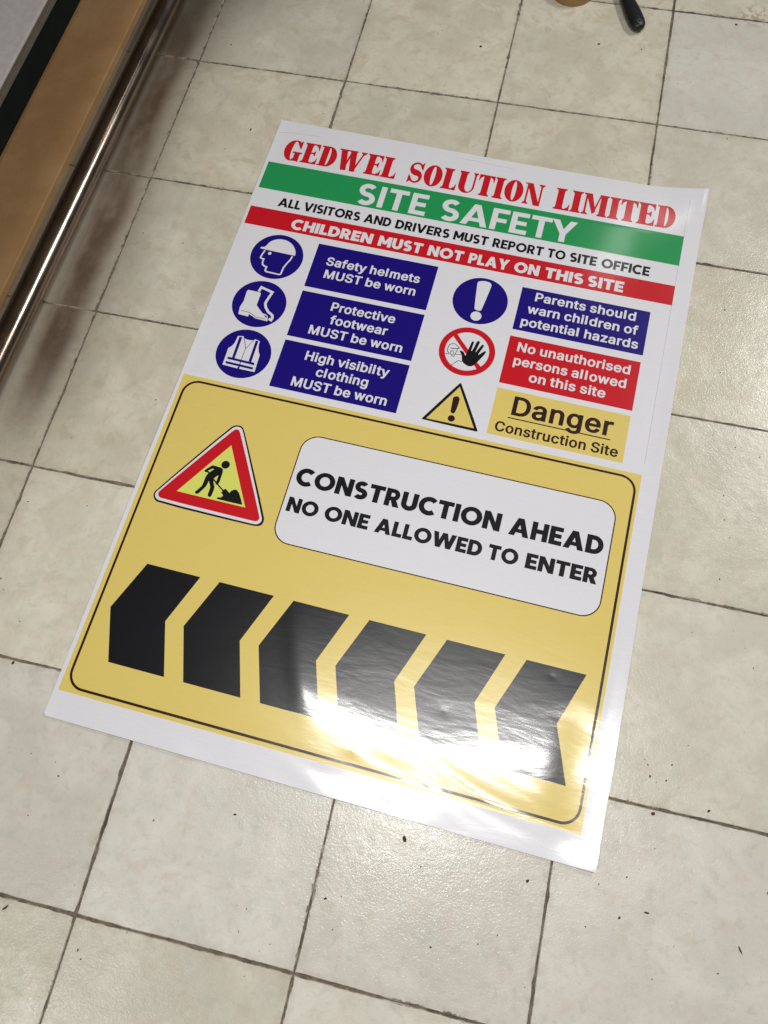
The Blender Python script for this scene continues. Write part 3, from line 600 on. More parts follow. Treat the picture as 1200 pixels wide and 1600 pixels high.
    'i': (0.368, [[(0.054,-0.03),(0.054,0.753),(0.262,0.753),(0.262,-0.03)], [(0.159,0.813),(0.135,0.815),(0.112,0.821),(0.09,0.831),(0.071,0.844),(0.055,0.86),(0.043,0.879),(0.035,0.899),(0.033,0.921),(0.035,0.942),(0.042,0.963),(0.055,0.982),(0.071,0.998),(0.09,1.011),(0.112,1.021),(0.135,1.027),(0.159,1.029),(0.184,1.027),(0.207,1.021),(0.229,1.011),(0.249,0.998),(0.265,0.982),(0.277,0.963),(0.284,0.942),(0.287,0.921),(0.284,0.899),(0.277,0.879),(0.265,0.86),(0.249,0.844),(0.229,0.831),(0.207,0.821),(0.184,0.815)]]),
    'l': (0.46, [[(0.054,1),(0.274,1),(0.274,0),(0.054,0)]]),
    'm': (1.212, [[(0.054,-0.03),(0.054,0.753),(0.259,0.753),(0.26,0.532),(0.143,0.532),(0.171,0.601),(0.183,0.629),(0.199,0.655),(0.217,0.679),(0.238,0.699),(0.26,0.717),(0.284,0.732),(0.309,0.745),(0.335,0.754),(0.362,0.761),(0.39,0.765),(0.418,0.766),(0.464,0.763),(0.506,0.752),(0.545,0.735),(0.579,0.71),(0.607,0.68),(0.629,0.646),(0.646,0.608),(0.67,0.531),(0.534,0.531),(0.56,0.598),(0.573,0.625),(0.589,0.651),(0.608,0.674),(0.63,0.695),(0.653,0.713),(0.679,0.729),(0.707,0.742),(0.737,0.753),(0.768,0.76),(0.799,0.765),(0.832,0.766),(0.868,0.765),(0.903,0.759),(0.937,0.749),(0.969,0.736),(0.999,0.718),(1.026,0.696),(1.05,0.67),(1.071,0.641),(1.087,0.607),(1.098,0.57),(1.105,0.53),(1.107,0.487),(1.107,-0.03),(0.899,-0.03),(0.899,0.482),(0.897,0.515),(0.891,0.54),(0.883,0.558),(0.871,0.572),(0.856,0.584),(0.838,0.592),(0.819,0.598),(0.797,0.599),(0.779,0.598),(0.763,0.595),(0.749,0.59),(0.736,0.583),(0.724,0.574),(0.714,0.564),(0.706,0.552),(0.699,0.539),(0.693,0.524),(0.688,0.508),(0.686,0.49),(0.685,0.47),(0.685,-0.03),(0.477,-0.03),(0.477,0.494),(0.475,0.518),(0.47,0.538),(0.462,0.555),(0.451,0.57),(0.437,0.583),(0.421,0.592),(0.402,0.597),(0.38,0.599),(0.365,0.598),(0.35,0.595),(0.336,0.59),(0.322,0.583),(0.309,0.574),(0.298,0.563),(0.288,0.551),(0.279,0.536),(0.272,0.519),(0.267,0.5),(0.264,0.478),(0.262,0.453),(0.262,-0.03)]]),
    'n': (0.831, [[(0.262,0.431),(0.262,-0.03),(0.054,-0.03),(0.054,0.753),(0.258,0.753),(0.259,0.517),(0.128,0.517),(0.172,0.607),(0.197,0.65),(0.228,0.686),(0.263,0.715),(0.302,0.736),(0.343,0.751),(0.387,0.76),(0.433,0.763),(0.474,0.761),(0.513,0.755),(0.55,0.744),(0.584,0.729),(0.616,0.71),(0.645,0.686),(0.669,0.657),(0.69,0.625),(0.706,0.589),(0.718,0.549),(0.724,0.505),(0.726,0.459),(0.726,-0.03),(0.518,-0.03),(0.518,0.447),(0.516,0.484),(0.51,0.514),(0.5,0.539),(0.487,0.559),(0.47,0.575),(0.451,0.587),(0.428,0.594),(0.4,0.597),(0.38,0.596),(0.361,0.592),(0.344,0.586),(0.328,0.578),(0.314,0.568),(0.302,0.555),(0.291,0.541),(0.281,0.524),(0.273,0.505),(0.267,0.484),(0.264,0.459)]]),
    'o': (0.841, [[(0.395,-0.046),(0.341,-0.043),(0.291,-0.033),(0.243,-0.017),(0.198,0.005),(0.158,0.034),(0.122,0.067),(0.091,0.105),(0.066,0.148),(0.045,0.196),(0.031,0.246),(0.022,0.3),(0.019,0.357),(0.022,0.415),(0.031,0.47),(0.045,0.521),(0.066,0.568),(0.091,0.611),(0.122,0.65),(0.158,0.683),(0.198,0.712),(0.243,0.734),(0.291,0.75),(0.341,0.76),(0.395,0.763),(0.449,0.76),(0.5,0.75),(0.549,0.734),(0.593,0.712),(0.634,0.683),(0.67,0.65),(0.7,0.611),(0.726,0.568),(0.746,0.521),(0.761,0.469),(0.769,0.415),(0.772,0.357),(0.769,0.3),(0.761,0.246),(0.746,0.196),(0.726,0.149),(0.7,0.105),(0.67,0.067),(0.634,0.034),(0.593,0.005),(0.549,-0.017),(0.5,-0.033),(0.449,-0.043)], [(0.395,0.119),(0.423,0.121),(0.448,0.127),(0.469,0.137),(0.487,0.15),(0.504,0.167),(0.519,0.186),(0.532,0.209),(0.543,0.235),(0.551,0.263),(0.557,0.293),(0.561,0.324),(0.563,0.357),(0.561,0.39),(0.557,0.422),(0.551,0.452),(0.542,0.481),(0.532,0.507),(0.519,0.53),(0.504,0.55),(0.487,0.567),(0.468,0.58),(0.448,0.59),(0.423,0.596),(0.395,0.598),(0.367,0.596),(0.343,0.59),(0.323,0.58),(0.305,0.567),(0.288,0.55),(0.273,0.53),(0.26,0.507),(0.249,0.481),(0.241,0.453),(0.234,0.423),(0.231,0.391),(0.229,0.357),(0.231,0.324),(0.234,0.293),(0.241,0.263),(0.249,0.235),(0.26,0.209),(0.273,0.186),(0.288,0.167),(0.305,0.15),(0.323,0.136),(0.343,0.127),(0.367,0.121)]]),
    'p': (0.859, [[(0.054,-0.302),(0.054,0.753),(0.259,0.753),(0.259,0.639),(0.202,0.639),(0.226,0.678),(0.242,0.695),(0.261,0.71),(0.282,0.724),(0.306,0.737),(0.334,0.749),(0.366,0.757),(0.4,0.762),(0.437,0.763),(0.487,0.76),(0.534,0.751),(0.579,0.735),(0.622,0.713),(0.66,0.685),(0.693,0.652),(0.722,0.613),(0.746,0.57),(0.765,0.523),(0.779,0.472),(0.787,0.418),(0.79,0.36),(0.787,0.302),(0.779,0.247),(0.766,0.196),(0.747,0.148),(0.723,0.105),(0.694,0.067),(0.66,0.033),(0.622,0.005),(0.58,-0.017),(0.535,-0.033),(0.487,-0.043),(0.438,-0.046),(0.401,-0.045),(0.367,-0.04),(0.336,-0.032),(0.308,-0.02),(0.284,-0.007),(0.263,0.008),(0.244,0.023),(0.227,0.04),(0.202,0.081),(0.262,0.081),(0.262,-0.302)], [(0.42,0.12),(0.445,0.122),(0.467,0.127),(0.487,0.136),(0.505,0.149),(0.521,0.166),(0.536,0.185),(0.548,0.207),(0.559,0.233),(0.568,0.262),(0.574,0.293),(0.578,0.326),(0.58,0.361),(0.578,0.396),(0.574,0.428),(0.568,0.459),(0.559,0.487),(0.549,0.512),(0.536,0.534),(0.522,0.553),(0.506,0.569),(0.488,0.582),(0.468,0.591),(0.446,0.596),(0.42,0.598),(0.394,0.596),(0.371,0.591),(0.352,0.582),(0.334,0.57),(0.318,0.555),(0.304,0.536),(0.291,0.515),(0.281,0.49),(0.272,0.462),(0.266,0.431),(0.262,0.397),(0.26,0.361),(0.262,0.324),(0.266,0.29),(0.272,0.259),(0.281,0.23),(0.292,0.205),(0.305,0.183),(0.319,0.164),(0.335,0.148),(0.353,0.136),(0.373,0.127),(0.395,0.122)]]),
    'r': (0.544, [[(0.054,-0.03),(0.054,0.753),(0.259,0.753),(0.259,0.642),(0.191,0.642),(0.192,0.653),(0.212,0.68),(0.236,0.704),(0.265,0.725),(0.297,0.742),(0.332,0.754),(0.368,0.762),(0.405,0.764),(0.439,0.763),(0.51,0.76),(0.51,0.579),(0.433,0.588),(0.394,0.59),(0.375,0.589),(0.357,0.586),(0.34,0.58),(0.324,0.573),(0.311,0.563),(0.298,0.552),(0.288,0.539),(0.279,0.525),(0.272,0.509),(0.267,0.491),(0.264,0.472),(0.262,0.451),(0.262,-0.03)]]),
    's': (0.746, [[(0.347,-0.046),(0.307,-0.045),(0.269,-0.04),(0.232,-0.033),(0.197,-0.022),(0.165,-0.008),(0.135,0.009),(0.107,0.029),(0.083,0.052),(0.062,0.079),(0.045,0.108),(0.032,0.14),(0.012,0.203),(0.21,0.239),(0.23,0.187),(0.239,0.168),(0.249,0.153),(0.262,0.14),(0.278,0.131),(0.297,0.123),(0.32,0.119),(0.346,0.117),(0.376,0.119),(0.401,0.124),(0.422,0.132),(0.439,0.144),(0.452,0.157),(0.46,0.169),(0.463,0.182),(0.465,0.196),(0.464,0.208),(0.462,0.218),(0.458,0.228),(0.453,0.236),(0.444,0.245),(0.431,0.253),(0.415,0.26),(0.393,0.266),(0.273,0.295),(0.223,0.309),(0.178,0.327),(0.138,0.349),(0.105,0.375),(0.078,0.406),(0.058,0.441),(0.047,0.48),(0.043,0.522),(0.046,0.557),(0.054,0.59),(0.068,0.621),(0.087,0.65),(0.11,0.676),(0.137,0.698),(0.167,0.718),(0.201,0.734),(0.237,0.747),(0.275,0.756),(0.315,0.761),(0.356,0.763),(0.396,0.762),(0.434,0.757),(0.469,0.749),(0.502,0.738),(0.532,0.724),(0.559,0.707),(0.584,0.688),(0.605,0.666),(0.623,0.642),(0.639,0.616),(0.652,0.589),(0.677,0.53),(0.483,0.493),(0.462,0.535),(0.454,0.55),(0.444,0.565),(0.433,0.578),(0.42,0.589),(0.405,0.596),(0.384,0.601),(0.357,0.603),(0.332,0.602),(0.31,0.597),(0.292,0.589),(0.276,0.579),(0.265,0.567),(0.258,0.555),(0.254,0.542),(0.253,0.528),(0.254,0.515),(0.256,0.505),(0.26,0.496),(0.266,0.487),(0.276,0.478),(0.292,0.47),(0.312,0.462),(0.339,0.454),(0.449,0.428),(0.499,0.414),(0.544,0.396),(0.583,0.374),(0.617,0.348),(0.643,0.317),(0.662,0.282),(0.673,0.244),(0.677,0.203),(0.674,0.167),(0.666,0.134),(0.652,0.102),(0.633,0.072),(0.609,0.045),(0.581,0.022),(0.549,0.001),(0.513,-0.016),(0.475,-0.029),(0.434,-0.039),(0.392,-0.044)]]),
    't': (0.483, [[(0.434,0.753),(0.434,0.593),(-0.033,0.593),(-0.033,0.753)], [(0.078,0.928),(0.286,0.928),(0.286,0.187),(0.287,0.168),(0.289,0.153),(0.292,0.143),(0.294,0.137),(0.295,0.133),(0.3,0.129),(0.31,0.127),(0.324,0.126),(0.348,0.128),(0.42,0.137),(0.46,-0.02),(0.372,-0.036),(0.321,-0.038),(0.27,-0.035),(0.223,-0.025),(0.181,-0.007),(0.144,0.018),(0.114,0.05),(0.094,0.088),(0.082,0.13),(0.078,0.176)]]),
    'u': (0.831, [[(0.348,-0.04),(0.307,-0.038),(0.268,-0.032),(0.232,-0.021),(0.197,-0.006),(0.165,0.013),(0.136,0.037),(0.112,0.066),(0.091,0.098),(0.075,0.134),(0.063,0.174),(0.057,0.218),(0.054,0.264),(0.054,0.753),(0.262,0.753),(0.262,0.276),(0.265,0.239),(0.271,0.209),(0.281,0.184),(0.295,0.164),(0.311,0.148),(0.33,0.136),(0.353,0.129),(0.382,0.126),(0.401,0.127),(0.42,0.131),(0.437,0.137),(0.453,0.145),(0.467,0.155),(0.479,0.167),(0.49,0.182),(0.5,0.199),(0.508,0.218),(0.513,0.24),(0.517,0.264),(0.518,0.292),(0.518,0.753),(0.726,0.753),(0.726,-0.03),(0.522,-0.03),(0.522,0.206),(0.653,0.206),(0.608,0.115),(0.583,0.072),(0.552,0.036),(0.516,0.007),(0.477,-0.014),(0.436,-0.029),(0.393,-0.037)]]),
    'v': (0.792, [[(0.278,-0.03),(-0.033,0.753),(0.193,0.753),(0.358,0.305),(0.4,0.174),(0.452,0.009),(0.29,0.009),(0.343,0.174),(0.383,0.305),(0.549,0.753),(0.774,0.753),(0.463,-0.03)]]),
    'w': (1.131, [[(0.228,-0.03),(-0.019,0.753),(0.201,0.753),(0.299,0.415),(0.338,0.267),(0.391,0.048),(0.257,0.048),(0.309,0.264),(0.349,0.415),(0.445,0.753),(0.638,0.753),(0.733,0.415),(0.772,0.266),(0.823,0.048),(0.688,0.048),(0.743,0.265),(0.782,0.415),(0.88,0.753),(1.099,0.753),(0.852,-0.03),(0.668,-0.03),(0.564,0.319),(0.536,0.421),(0.509,0.527),(0.469,0.674),(0.612,0.674),(0.572,0.527),(0.545,0.42),(0.516,0.319),(0.413,-0.03)]]),
    'y': (0.792, [[(0.034,-0.286),(0.084,-0.129),(0.141,-0.136),(0.193,-0.139),(0.196,-0.137),(0.202,-0.133),(0.208,-0.128),(0.215,-0.12),(0.221,-0.11),(0.229,-0.096),(0.236,-0.079),(0.244,-0.057),(0.261,-0.003),(-0.033,0.753),(0.193,0.753),(0.358,0.305),(0.4,0.174),(0.452,0.009),(0.29,0.009),(0.342,0.174),(0.384,0.305),(0.55,0.753),(0.774,0.753),(0.432,-0.122),(0.419,-0.151),(0.405,-0.177),(0.389,-0.202),(0.372,-0.224),(0.352,-0.243),(0.331,-0.26),(0.309,-0.275),(0.284,-0.287),(0.258,-0.296),(0.231,-0.302),(0.203,-0.306),(0.174,-0.307),(0.115,-0.303)]]),
    'z': (0.775, [[(0.034,-0.03),(0.034,0.098),(0.438,0.619),(0.438,0.585),(0.045,0.585),(0.045,0.753),(0.679,0.753),(0.679,0.62),(0.286,0.104),(0.286,0.138),(0.691,0.138),(0.691,-0.03)]]),
}

# the printed artwork in millimetres from the middle of the sheet: (part, sub-part, ink, lines of text, shapes)
PRINT = [
    ('trim_line', None, 'grey',
     [],
     [[(409.4,603.4),(408.2,25.1),(407.4,25.1),(408.6,603.4)]]),
    ('trim_line', None, 'grey',
     [],
     [[(-434.9,595),(-405,600.6),(-347,602.6),(-346.9,601.9),(-404.9,599.9),(-434.7,594.3)]]),
    ('trim_line', None, 'grey',
     [],
     [[(-63.1,613.2),(62.6,609.1),(62.6,608.4),(-63.2,612.5)]]),
    ('green_band', None, 'green',
     [],
     [[(-431.3,516.4),(409.7,516.4),(409.7,448.5),(-431.3,448.5)]]),
    ('red_band', None, 'red',
     [],
     [[(-431.7,401.3),(409.2,401.3),(409.2,357.2),(-431.7,357.2)]]),
    ('company_name', None, 'red',
     [('GEDWEL', 'SLAB', -409.0, -169.2, 528.8, 581.8, 0.03, {'WE': 0.03, 'DW': 0.01, 'ED': 0.02}), ('SOLUTION', 'SLAB', -144.0, 130.0, 528.8, 581.8, 0.03, {'WE': 0.03, 'DW': 0.01, 'ED': 0.02}), ('LIMITED', 'SLAB', 152.9, 387.8, 528.8, 581.8, 0.03, {'WE': 0.03, 'DW': 0.01, 'ED': 0.02})],
     []),
    ('green_band', 'heading', 'white',
     [('SITE', 'SEMI', -229.5, -88.5, 453.3, 505.2, 0.13, {})],
     []),
    ('green_band', 'heading', 'white',
     [('SAFETY', 'SEMI', -58.9, 208.1, 453.3, 505.2, 0.09, {'TY': -0.1})],
     []),
    ('visitor_notice', None, 'black',
     [('ALL', 'BOLD', -379.8, -333.1, 411.6, 433.1, 0.06, {}), ('VISITORS', 'BOLD', -327.0, -209.9, 411.6, 433.1, 0.06, {}), ('AND', 'BOLD', -201.7, -146.9, 411.6, 433.1, 0.06, {}), ('DRIVERS', 'BOLD', -137.5, -28.8, 411.6, 433.1, 0.06, {}), ('MUST', 'BOLD', -20.6, 47.5, 411.6, 433.1, 0.06, {}), ('REPORT', 'BOLD', 56.8, 155.7, 411.6, 433.1, 0.06, {}), ('TO', 'BOLD', 163.6, 198.3, 411.6, 433.1, 0.06, {}), ('SITE', 'BOLD', 206.7, 258.1, 411.6, 433.1, 0.06, {}), ('OFFICE', 'BOLD', 267.3, 358.5, 411.6, 433.1, 0.06, {})],
     []),
    ('red_band', 'heading', 'white',
     [('CHILDREN', 'BLACK', -338.5, -172.2, 364.0, 388.2, 0.07, {}), ('MUST', 'BLACK', -159.9, -71.9, 364.0, 388.2, 0.07, {}), ('NOT', 'BLACK', -60.6, 8.9, 364.0, 388.2, 0.07, {}), ('PLAY', 'BLACK', 19.8, 98.0, 364.0, 388.2, 0.07, {}), ('ON', 'BLACK', 108.6, 156.6, 364.0, 388.2, 0.07, {}), ('THIS', 'BLACK', 167.5, 240.9, 364.0, 388.2, 0.07, {}), ('SITE', 'BLACK', 249.3, 316.6, 364.0, 388.2, 0.07, {})],
     []),
    ('helmet_panel', None, 'blue',
     [],
     [[(-271.6,342.4),(-32.1,342.4),(-32.1,241.1),(-271.6,241.1)]]),
    ('helmet_panel', 'lettering', 'white',
     [('Safety helmets', 'GROT', -245.3, -59.6, 297.5, 316.3, 0.1, {}), ('MUST be worn', 'GROT', -241.5, -61.1, 268.1, 286.9, 0.1, {})],
     []),
    ('footwear_panel', None, 'blue',
     [],
     [[(-271.3,230.7),(-31.9,230.7),(-31.9,128.2),(-271.3,128.2)]]),
    ('footwear_panel', 'lettering', 'white',
     [('Protective', 'GROT', -207.2, -82.7, 199.7, 218.5, 0.1, {}), ('footwear', 'GROT', -201.5, -90.4, 170.9, 189.7, 0.1, {}), ('MUST be worn', 'GROT', -234.2, -54.4, 141.7, 160.5, 0.1, {})],
     []),
    ('clothing_panel', None, 'blue',
     [],
     [[(-270.9,118.8),(-32.1,118.8),(-32.1,17.8),(-270.9,17.8)]]),
    ('clothing_panel', 'lettering', 'white',
     [('High visibilty', 'GROT', -224.0, -64.4, 86.2, 105.0, 0.1, {}), ('clothing', 'GROT', -195.0, -96.5, 57.5, 76.3, 0.1, {}), ('MUST be worn', 'GROT', -233.5, -54.0, 28.6, 47.4, 0.1, {})],
     []),
    ('parents_panel', None, 'blue',
     [],
     [[(132.9,333.6),(373.1,333.6),(373.1,238.4),(132.9,238.4)]]),
    ('parents_panel', 'lettering', 'white',
     [('Parents should', 'GROT', 161.0, 348.6, 308.1, 326.9, 0.1, {}), ('warn children of', 'GROT', 151.5, 356.9, 279.2, 298.0, 0.1, {}), ('potential hazards', 'GROT', 145.2, 361.5, 250.0, 268.8, 0.1, {})],
     []),
    ('unauthorised_panel', None, 'red',
     [],
     [[(132.3,223.7),(371.8,223.7),(371.8,122.5),(132.3,122.5)]]),
    ('unauthorised_panel', 'lettering', 'white',
     [('No unauthorised', 'GROT', 150.2, 356.1, 194.3, 213.3, 0.1, {}), ('persons allowed', 'GROT', 149.0, 353.4, 164.8, 183.8, 0.1, {}), ('on this site', 'GROT', 183.0, 320.8, 136.5, 155.4, 0.1, {})],
     []),
    ('danger_panel', None, 'yellow',
     [],
     [[(132.1,111.5),(371,111.5),(371,18),(132.1,18)]]),
    ('danger_panel', 'lettering', 'dark',
     [('Danger', 'GROT', 166.2, 345.2, 64.4, 101.7, 0.1, {}), ('Construction Site', 'GROT', 143.9, 360.6, 27.0, 46.4, 0.1, {})],
     [[(162.3,58),(343.8,58),(343.8,55.8),(162.3,55.8)]]),
    ('helmet_pictogram', None, 'blue',
     [],
     [[(-291.7,287.9),(-292.7,282.2),(-294.3,276.6),(-296.6,271.2),(-299.4,266.1),(-302.8,261.3),(-306.6,257),(-311,253.1),(-315.8,249.7),(-320.9,246.9),(-326.2,244.7),(-331.9,243),(-337.6,242.1),(-343.4,241.7),(-349.3,242.1),(-355,243),(-360.6,244.7),(-366,246.9),(-371.1,249.7),(-375.9,253.1),(-380.2,257),(-384.1,261.3),(-387.5,266.1),(-390.3,271.2),(-392.6,276.6),(-394.2,282.2),(-395.1,287.9),(-395.5,293.8),(-395.1,299.6),(-394.2,305.4),(-392.6,311),(-390.3,316.4),(-387.5,321.5),(-384.1,326.2),(-380.2,330.6),(-375.9,334.5),(-371.1,337.8),(-366,340.7),(-360.6,342.9),(-355,344.5),(-349.3,345.5),(-343.4,345.8),(-337.6,345.5),(-331.9,344.5),(-326.2,342.9),(-320.9,340.7),(-315.8,337.8),(-311,334.5),(-306.6,330.6),(-302.8,326.2),(-299.4,321.5),(-296.6,316.4),(-294.3,311),(-292.7,305.4),(-291.7,299.6),(-291.4,293.8)]]),
    ('helmet_pictogram', 'symbol', 'white',
     [],
     [[(-380.3,305.4),(-381.7,308.4),(-378.1,309.7),(-377.8,309.7),(-377.2,309.9),(-376.3,310.1),(-375.1,310.4),(-374.1,310.9),(-373.1,311.7),(-372.3,312.9),(-371.6,314.2),(-370.9,315.7),(-370.2,317.3),(-369.6,319),(-369,320.9),(-368.1,322.6),(-367,324.3),(-365.6,326),(-364,327.7),(-362.2,329.2),(-360.2,330.6),(-358,331.9),(-355.7,333.1),(-353.3,334),(-351,334.7),(-348.6,335.2),(-346.3,335.5),(-343.9,335.6),(-341.4,335.5),(-338.9,335.3),(-336.4,334.9),(-333.9,334.3),(-331.4,333.5),(-329,332.4),(-326.7,331.2),(-324.4,329.8),(-322.3,328.2),(-320.2,326.5),(-318.3,324.6),(-316.5,322.5),(-314.9,320.3),(-313.4,317.9),(-312,315.4),(-311,313.2),(-310.3,311.4),(-309.9,310),(-309.8,308.9),(-309.8,308.1),(-309.8,307.6),(-309.8,307.3),(-309.5,303.8)], [(-356,297.2),(-356.5,296.2),(-357.3,295.5),(-358.2,295),(-359.3,294.8),(-360.4,295),(-361.3,295.5),(-362.1,296.2),(-362.6,297.2),(-362.7,298.3),(-362.6,299.3),(-362.1,300.3),(-361.3,301),(-360.4,301.5),(-359.3,301.7),(-358.2,301.5),(-357.3,301),(-356.5,300.3),(-356,299.3),(-355.9,298.3)], [(-368.7,302.7),(-371.3,293.6),(-372.4,285.8),(-371.1,284.7),(-364.8,284.4),(-365.2,275.7),(-363.6,271.2),(-359.6,268.6),(-353.8,267.8),(-354.4,258.9),(-352.6,257.3),(-326.7,256.4),(-325.3,257.3),(-324.4,272.6),(-320.7,284.3),(-316.9,292.9),(-315.2,302.1),(-312.2,301.6),(-313.9,292),(-317.8,283.2),(-321.3,272.1),(-322.3,255.5),(-325.9,253.3),(-353.8,254.2),(-357.6,257.5),(-357.1,265.1),(-360.7,265.6),(-366.1,269.2),(-368.3,275.2),(-368,281.5),(-372.3,281.7),(-375.7,284.5),(-374.3,294.3),(-371.7,303.6)]]),
    ('footwear_pictogram', None, 'blue',
     [],
     [[(-291.5,176.3),(-292.5,170.5),(-294.1,164.9),(-296.3,159.5),(-299.2,154.4),(-302.5,149.7),(-306.4,145.3),(-310.8,141.4),(-315.5,138),(-320.6,135.2),(-326,133),(-331.6,131.4),(-337.4,130.4),(-343.2,130.1),(-349,130.4),(-354.8,131.4),(-360.4,133),(-365.8,135.2),(-370.9,138),(-375.6,141.4),(-380,145.3),(-383.9,149.7),(-387.3,154.4),(-390.1,159.5),(-392.3,164.9),(-393.9,170.5),(-394.9,176.3),(-395.2,182.1),(-394.9,187.9),(-393.9,193.7),(-392.3,199.3),(-390.1,204.7),(-387.3,209.8),(-383.9,214.5),(-380,218.9),(-375.6,222.8),(-370.9,226.1),(-365.8,229),(-360.4,231.2),(-354.8,232.8),(-349,233.8),(-343.2,234.1),(-337.4,233.8),(-331.6,232.8),(-326,231.2),(-320.6,229),(-315.5,226.1),(-310.8,222.8),(-306.4,218.9),(-302.5,214.5),(-299.2,209.8),(-296.3,204.7),(-294.1,199.3),(-292.5,193.7),(-291.5,187.9),(-291.2,182.1)]]),
    ('footwear_pictogram', 'symbol', 'white',
     [],
     [[(-373.2,207.4),(-352.9,207.3),(-349,206.8),(-347,204.3),(-347,178.3),(-340.2,171.8),(-330.4,163.4),(-323.1,162.4),(-318.2,158.9),(-316.2,148.4),(-339.9,149.3),(-345.4,151.8),(-354.8,155.5),(-355.1,149.8),(-374.8,151.2),(-377,167.1),(-375.1,175.7),(-374,181.4),(-375.3,203.7)], [(-355,209.2),(-352.5,222.1),(-323.5,214.7),(-329.2,189.2),(-329.1,185.3),(-326.3,178.7),(-319.5,171),(-309,165),(-306.4,158),(-308,149.1),(-316,151.9),(-314.4,156.7),(-311.9,155.8),(-311.6,157.5),(-313.1,161.5),(-322.7,167),(-330.6,176),(-334.2,184.2),(-334.3,189.7),(-329.5,211),(-348.6,215.9),(-350.1,208.2)]]),
    ('footwear_pictogram', 'detail_line', 'black',
     [],
     [[(-372.4,160.4),(-354.7,159.7),(-340.2,152.8),(-321,152.7),(-321,151.7),(-340.4,151.8),(-355,158.7),(-372.4,159.3)], [(-327.5,160.3),(-323.1,159.7),(-319.4,157.7),(-319,155.4),(-320.9,155.6),(-324,157.9)]]),
    ('clothing_pictogram', None, 'blue',
     [],
     [[(-286.2,65.2),(-287.2,59.4),(-288.8,53.8),(-291,48.5),(-293.8,43.3),(-297.2,38.6),(-301.1,34.2),(-305.4,30.4),(-310.2,27),(-315.3,24.2),(-320.7,21.9),(-326.3,20.3),(-332,19.3),(-337.9,19),(-343.7,19.3),(-349.4,20.3),(-355,21.9),(-360.4,24.2),(-365.5,27),(-370.3,30.4),(-374.6,34.2),(-378.5,38.6),(-381.9,43.3),(-384.7,48.5),(-386.9,53.8),(-388.6,59.4),(-389.5,65.2),(-389.9,71),(-389.5,76.8),(-388.6,82.6),(-386.9,88.2),(-384.7,93.6),(-381.9,98.7),(-378.5,103.4),(-374.6,107.8),(-370.3,111.7),(-365.5,115.1),(-360.4,117.9),(-355,120.1),(-349.4,121.7),(-343.7,122.7),(-337.9,123),(-332,122.7),(-326.3,121.7),(-320.7,120.1),(-315.3,117.9),(-310.2,115.1),(-305.4,111.7),(-301.1,107.8),(-297.2,103.4),(-293.8,98.7),(-291,93.6),(-288.8,88.2),(-287.2,82.6),(-286.2,76.8),(-285.8,71)]]),
    ('clothing_pictogram', 'symbol', 'white',
     [],
     [[(-359.9,104.7),(-349.7,106.8),(-346.5,103.1),(-342,101.6),(-336.1,101.4),(-328.6,102.4),(-325.4,105.8),(-316.2,103.4),(-315.7,96.4),(-314.2,88.9),(-311,80.6),(-307.3,75.1),(-305.7,38.6),(-335.4,38.5),(-335.3,42.9),(-339.1,42.7),(-339,38.4),(-368.5,39.7),(-369.2,75.7),(-364.2,81.4),(-361.4,88.6),(-360.4,96.1)]]),
    ('clothing_pictogram', 'reflective_stripe', 'blue',
     [],
     [[(-356.6,103.6),(-351,104.2),(-350.7,56.8),(-355.9,57.5)], [(-324.1,103.5),(-319,102.9),(-318,57),(-323.4,57.7)], [(-364.2,58.1),(-311.4,57.1),(-311,52.1),(-363.7,53.4)], [(-364.5,48.4),(-310.8,47.3),(-310.7,42.6),(-364.1,43.7)], [(-336.9,54.3),(-336.1,44.9),(-337.7,44.7),(-338.5,54.1)]]),
    ('clothing_pictogram', 'detail_line', 'black',
     [],
     [[(-347.7,105.8),(-336.9,82.8),(-337,57.7),(-338,57.7),(-337.9,82.6),(-348.6,105.4)], [(-327.8,102),(-336.6,82.2),(-337.4,82.6),(-328.7,102.4)]]),
    ('exclamation_pictogram', None, 'blue',
     [],
     [[(113.4,279.1),(112.4,273.4),(110.8,267.8),(108.6,262.5),(105.8,257.4),(102.4,252.7),(98.6,248.3),(94.2,244.5),(89.5,241.1),(84.4,238.3),(79.1,236.1),(73.5,234.5),(67.8,233.5),(62,233.2),(56.2,233.5),(50.5,234.5),(44.9,236.1),(39.5,238.3),(34.4,241.1),(29.7,244.5),(25.4,248.3),(21.5,252.7),(18.1,257.4),(15.3,262.5),(13.1,267.8),(11.5,273.4),(10.5,279.1),(10.2,284.9),(10.5,290.7),(11.5,296.4),(13.1,302),(15.3,307.4),(18.1,312.5),(21.5,317.2),(25.4,321.5),(29.7,325.4),(34.4,328.8),(39.5,331.6),(44.9,333.8),(50.5,335.4),(56.2,336.4),(62,336.7),(67.8,336.4),(73.5,335.4),(79.1,333.8),(84.4,331.6),(89.5,328.8),(94.2,325.4),(98.6,321.5),(102.4,317.2),(105.8,312.5),(108.6,307.4),(110.8,302),(112.4,296.4),(113.4,290.7),(113.7,284.9)]]),
    ('exclamation_pictogram', 'symbol', 'white',
     [],
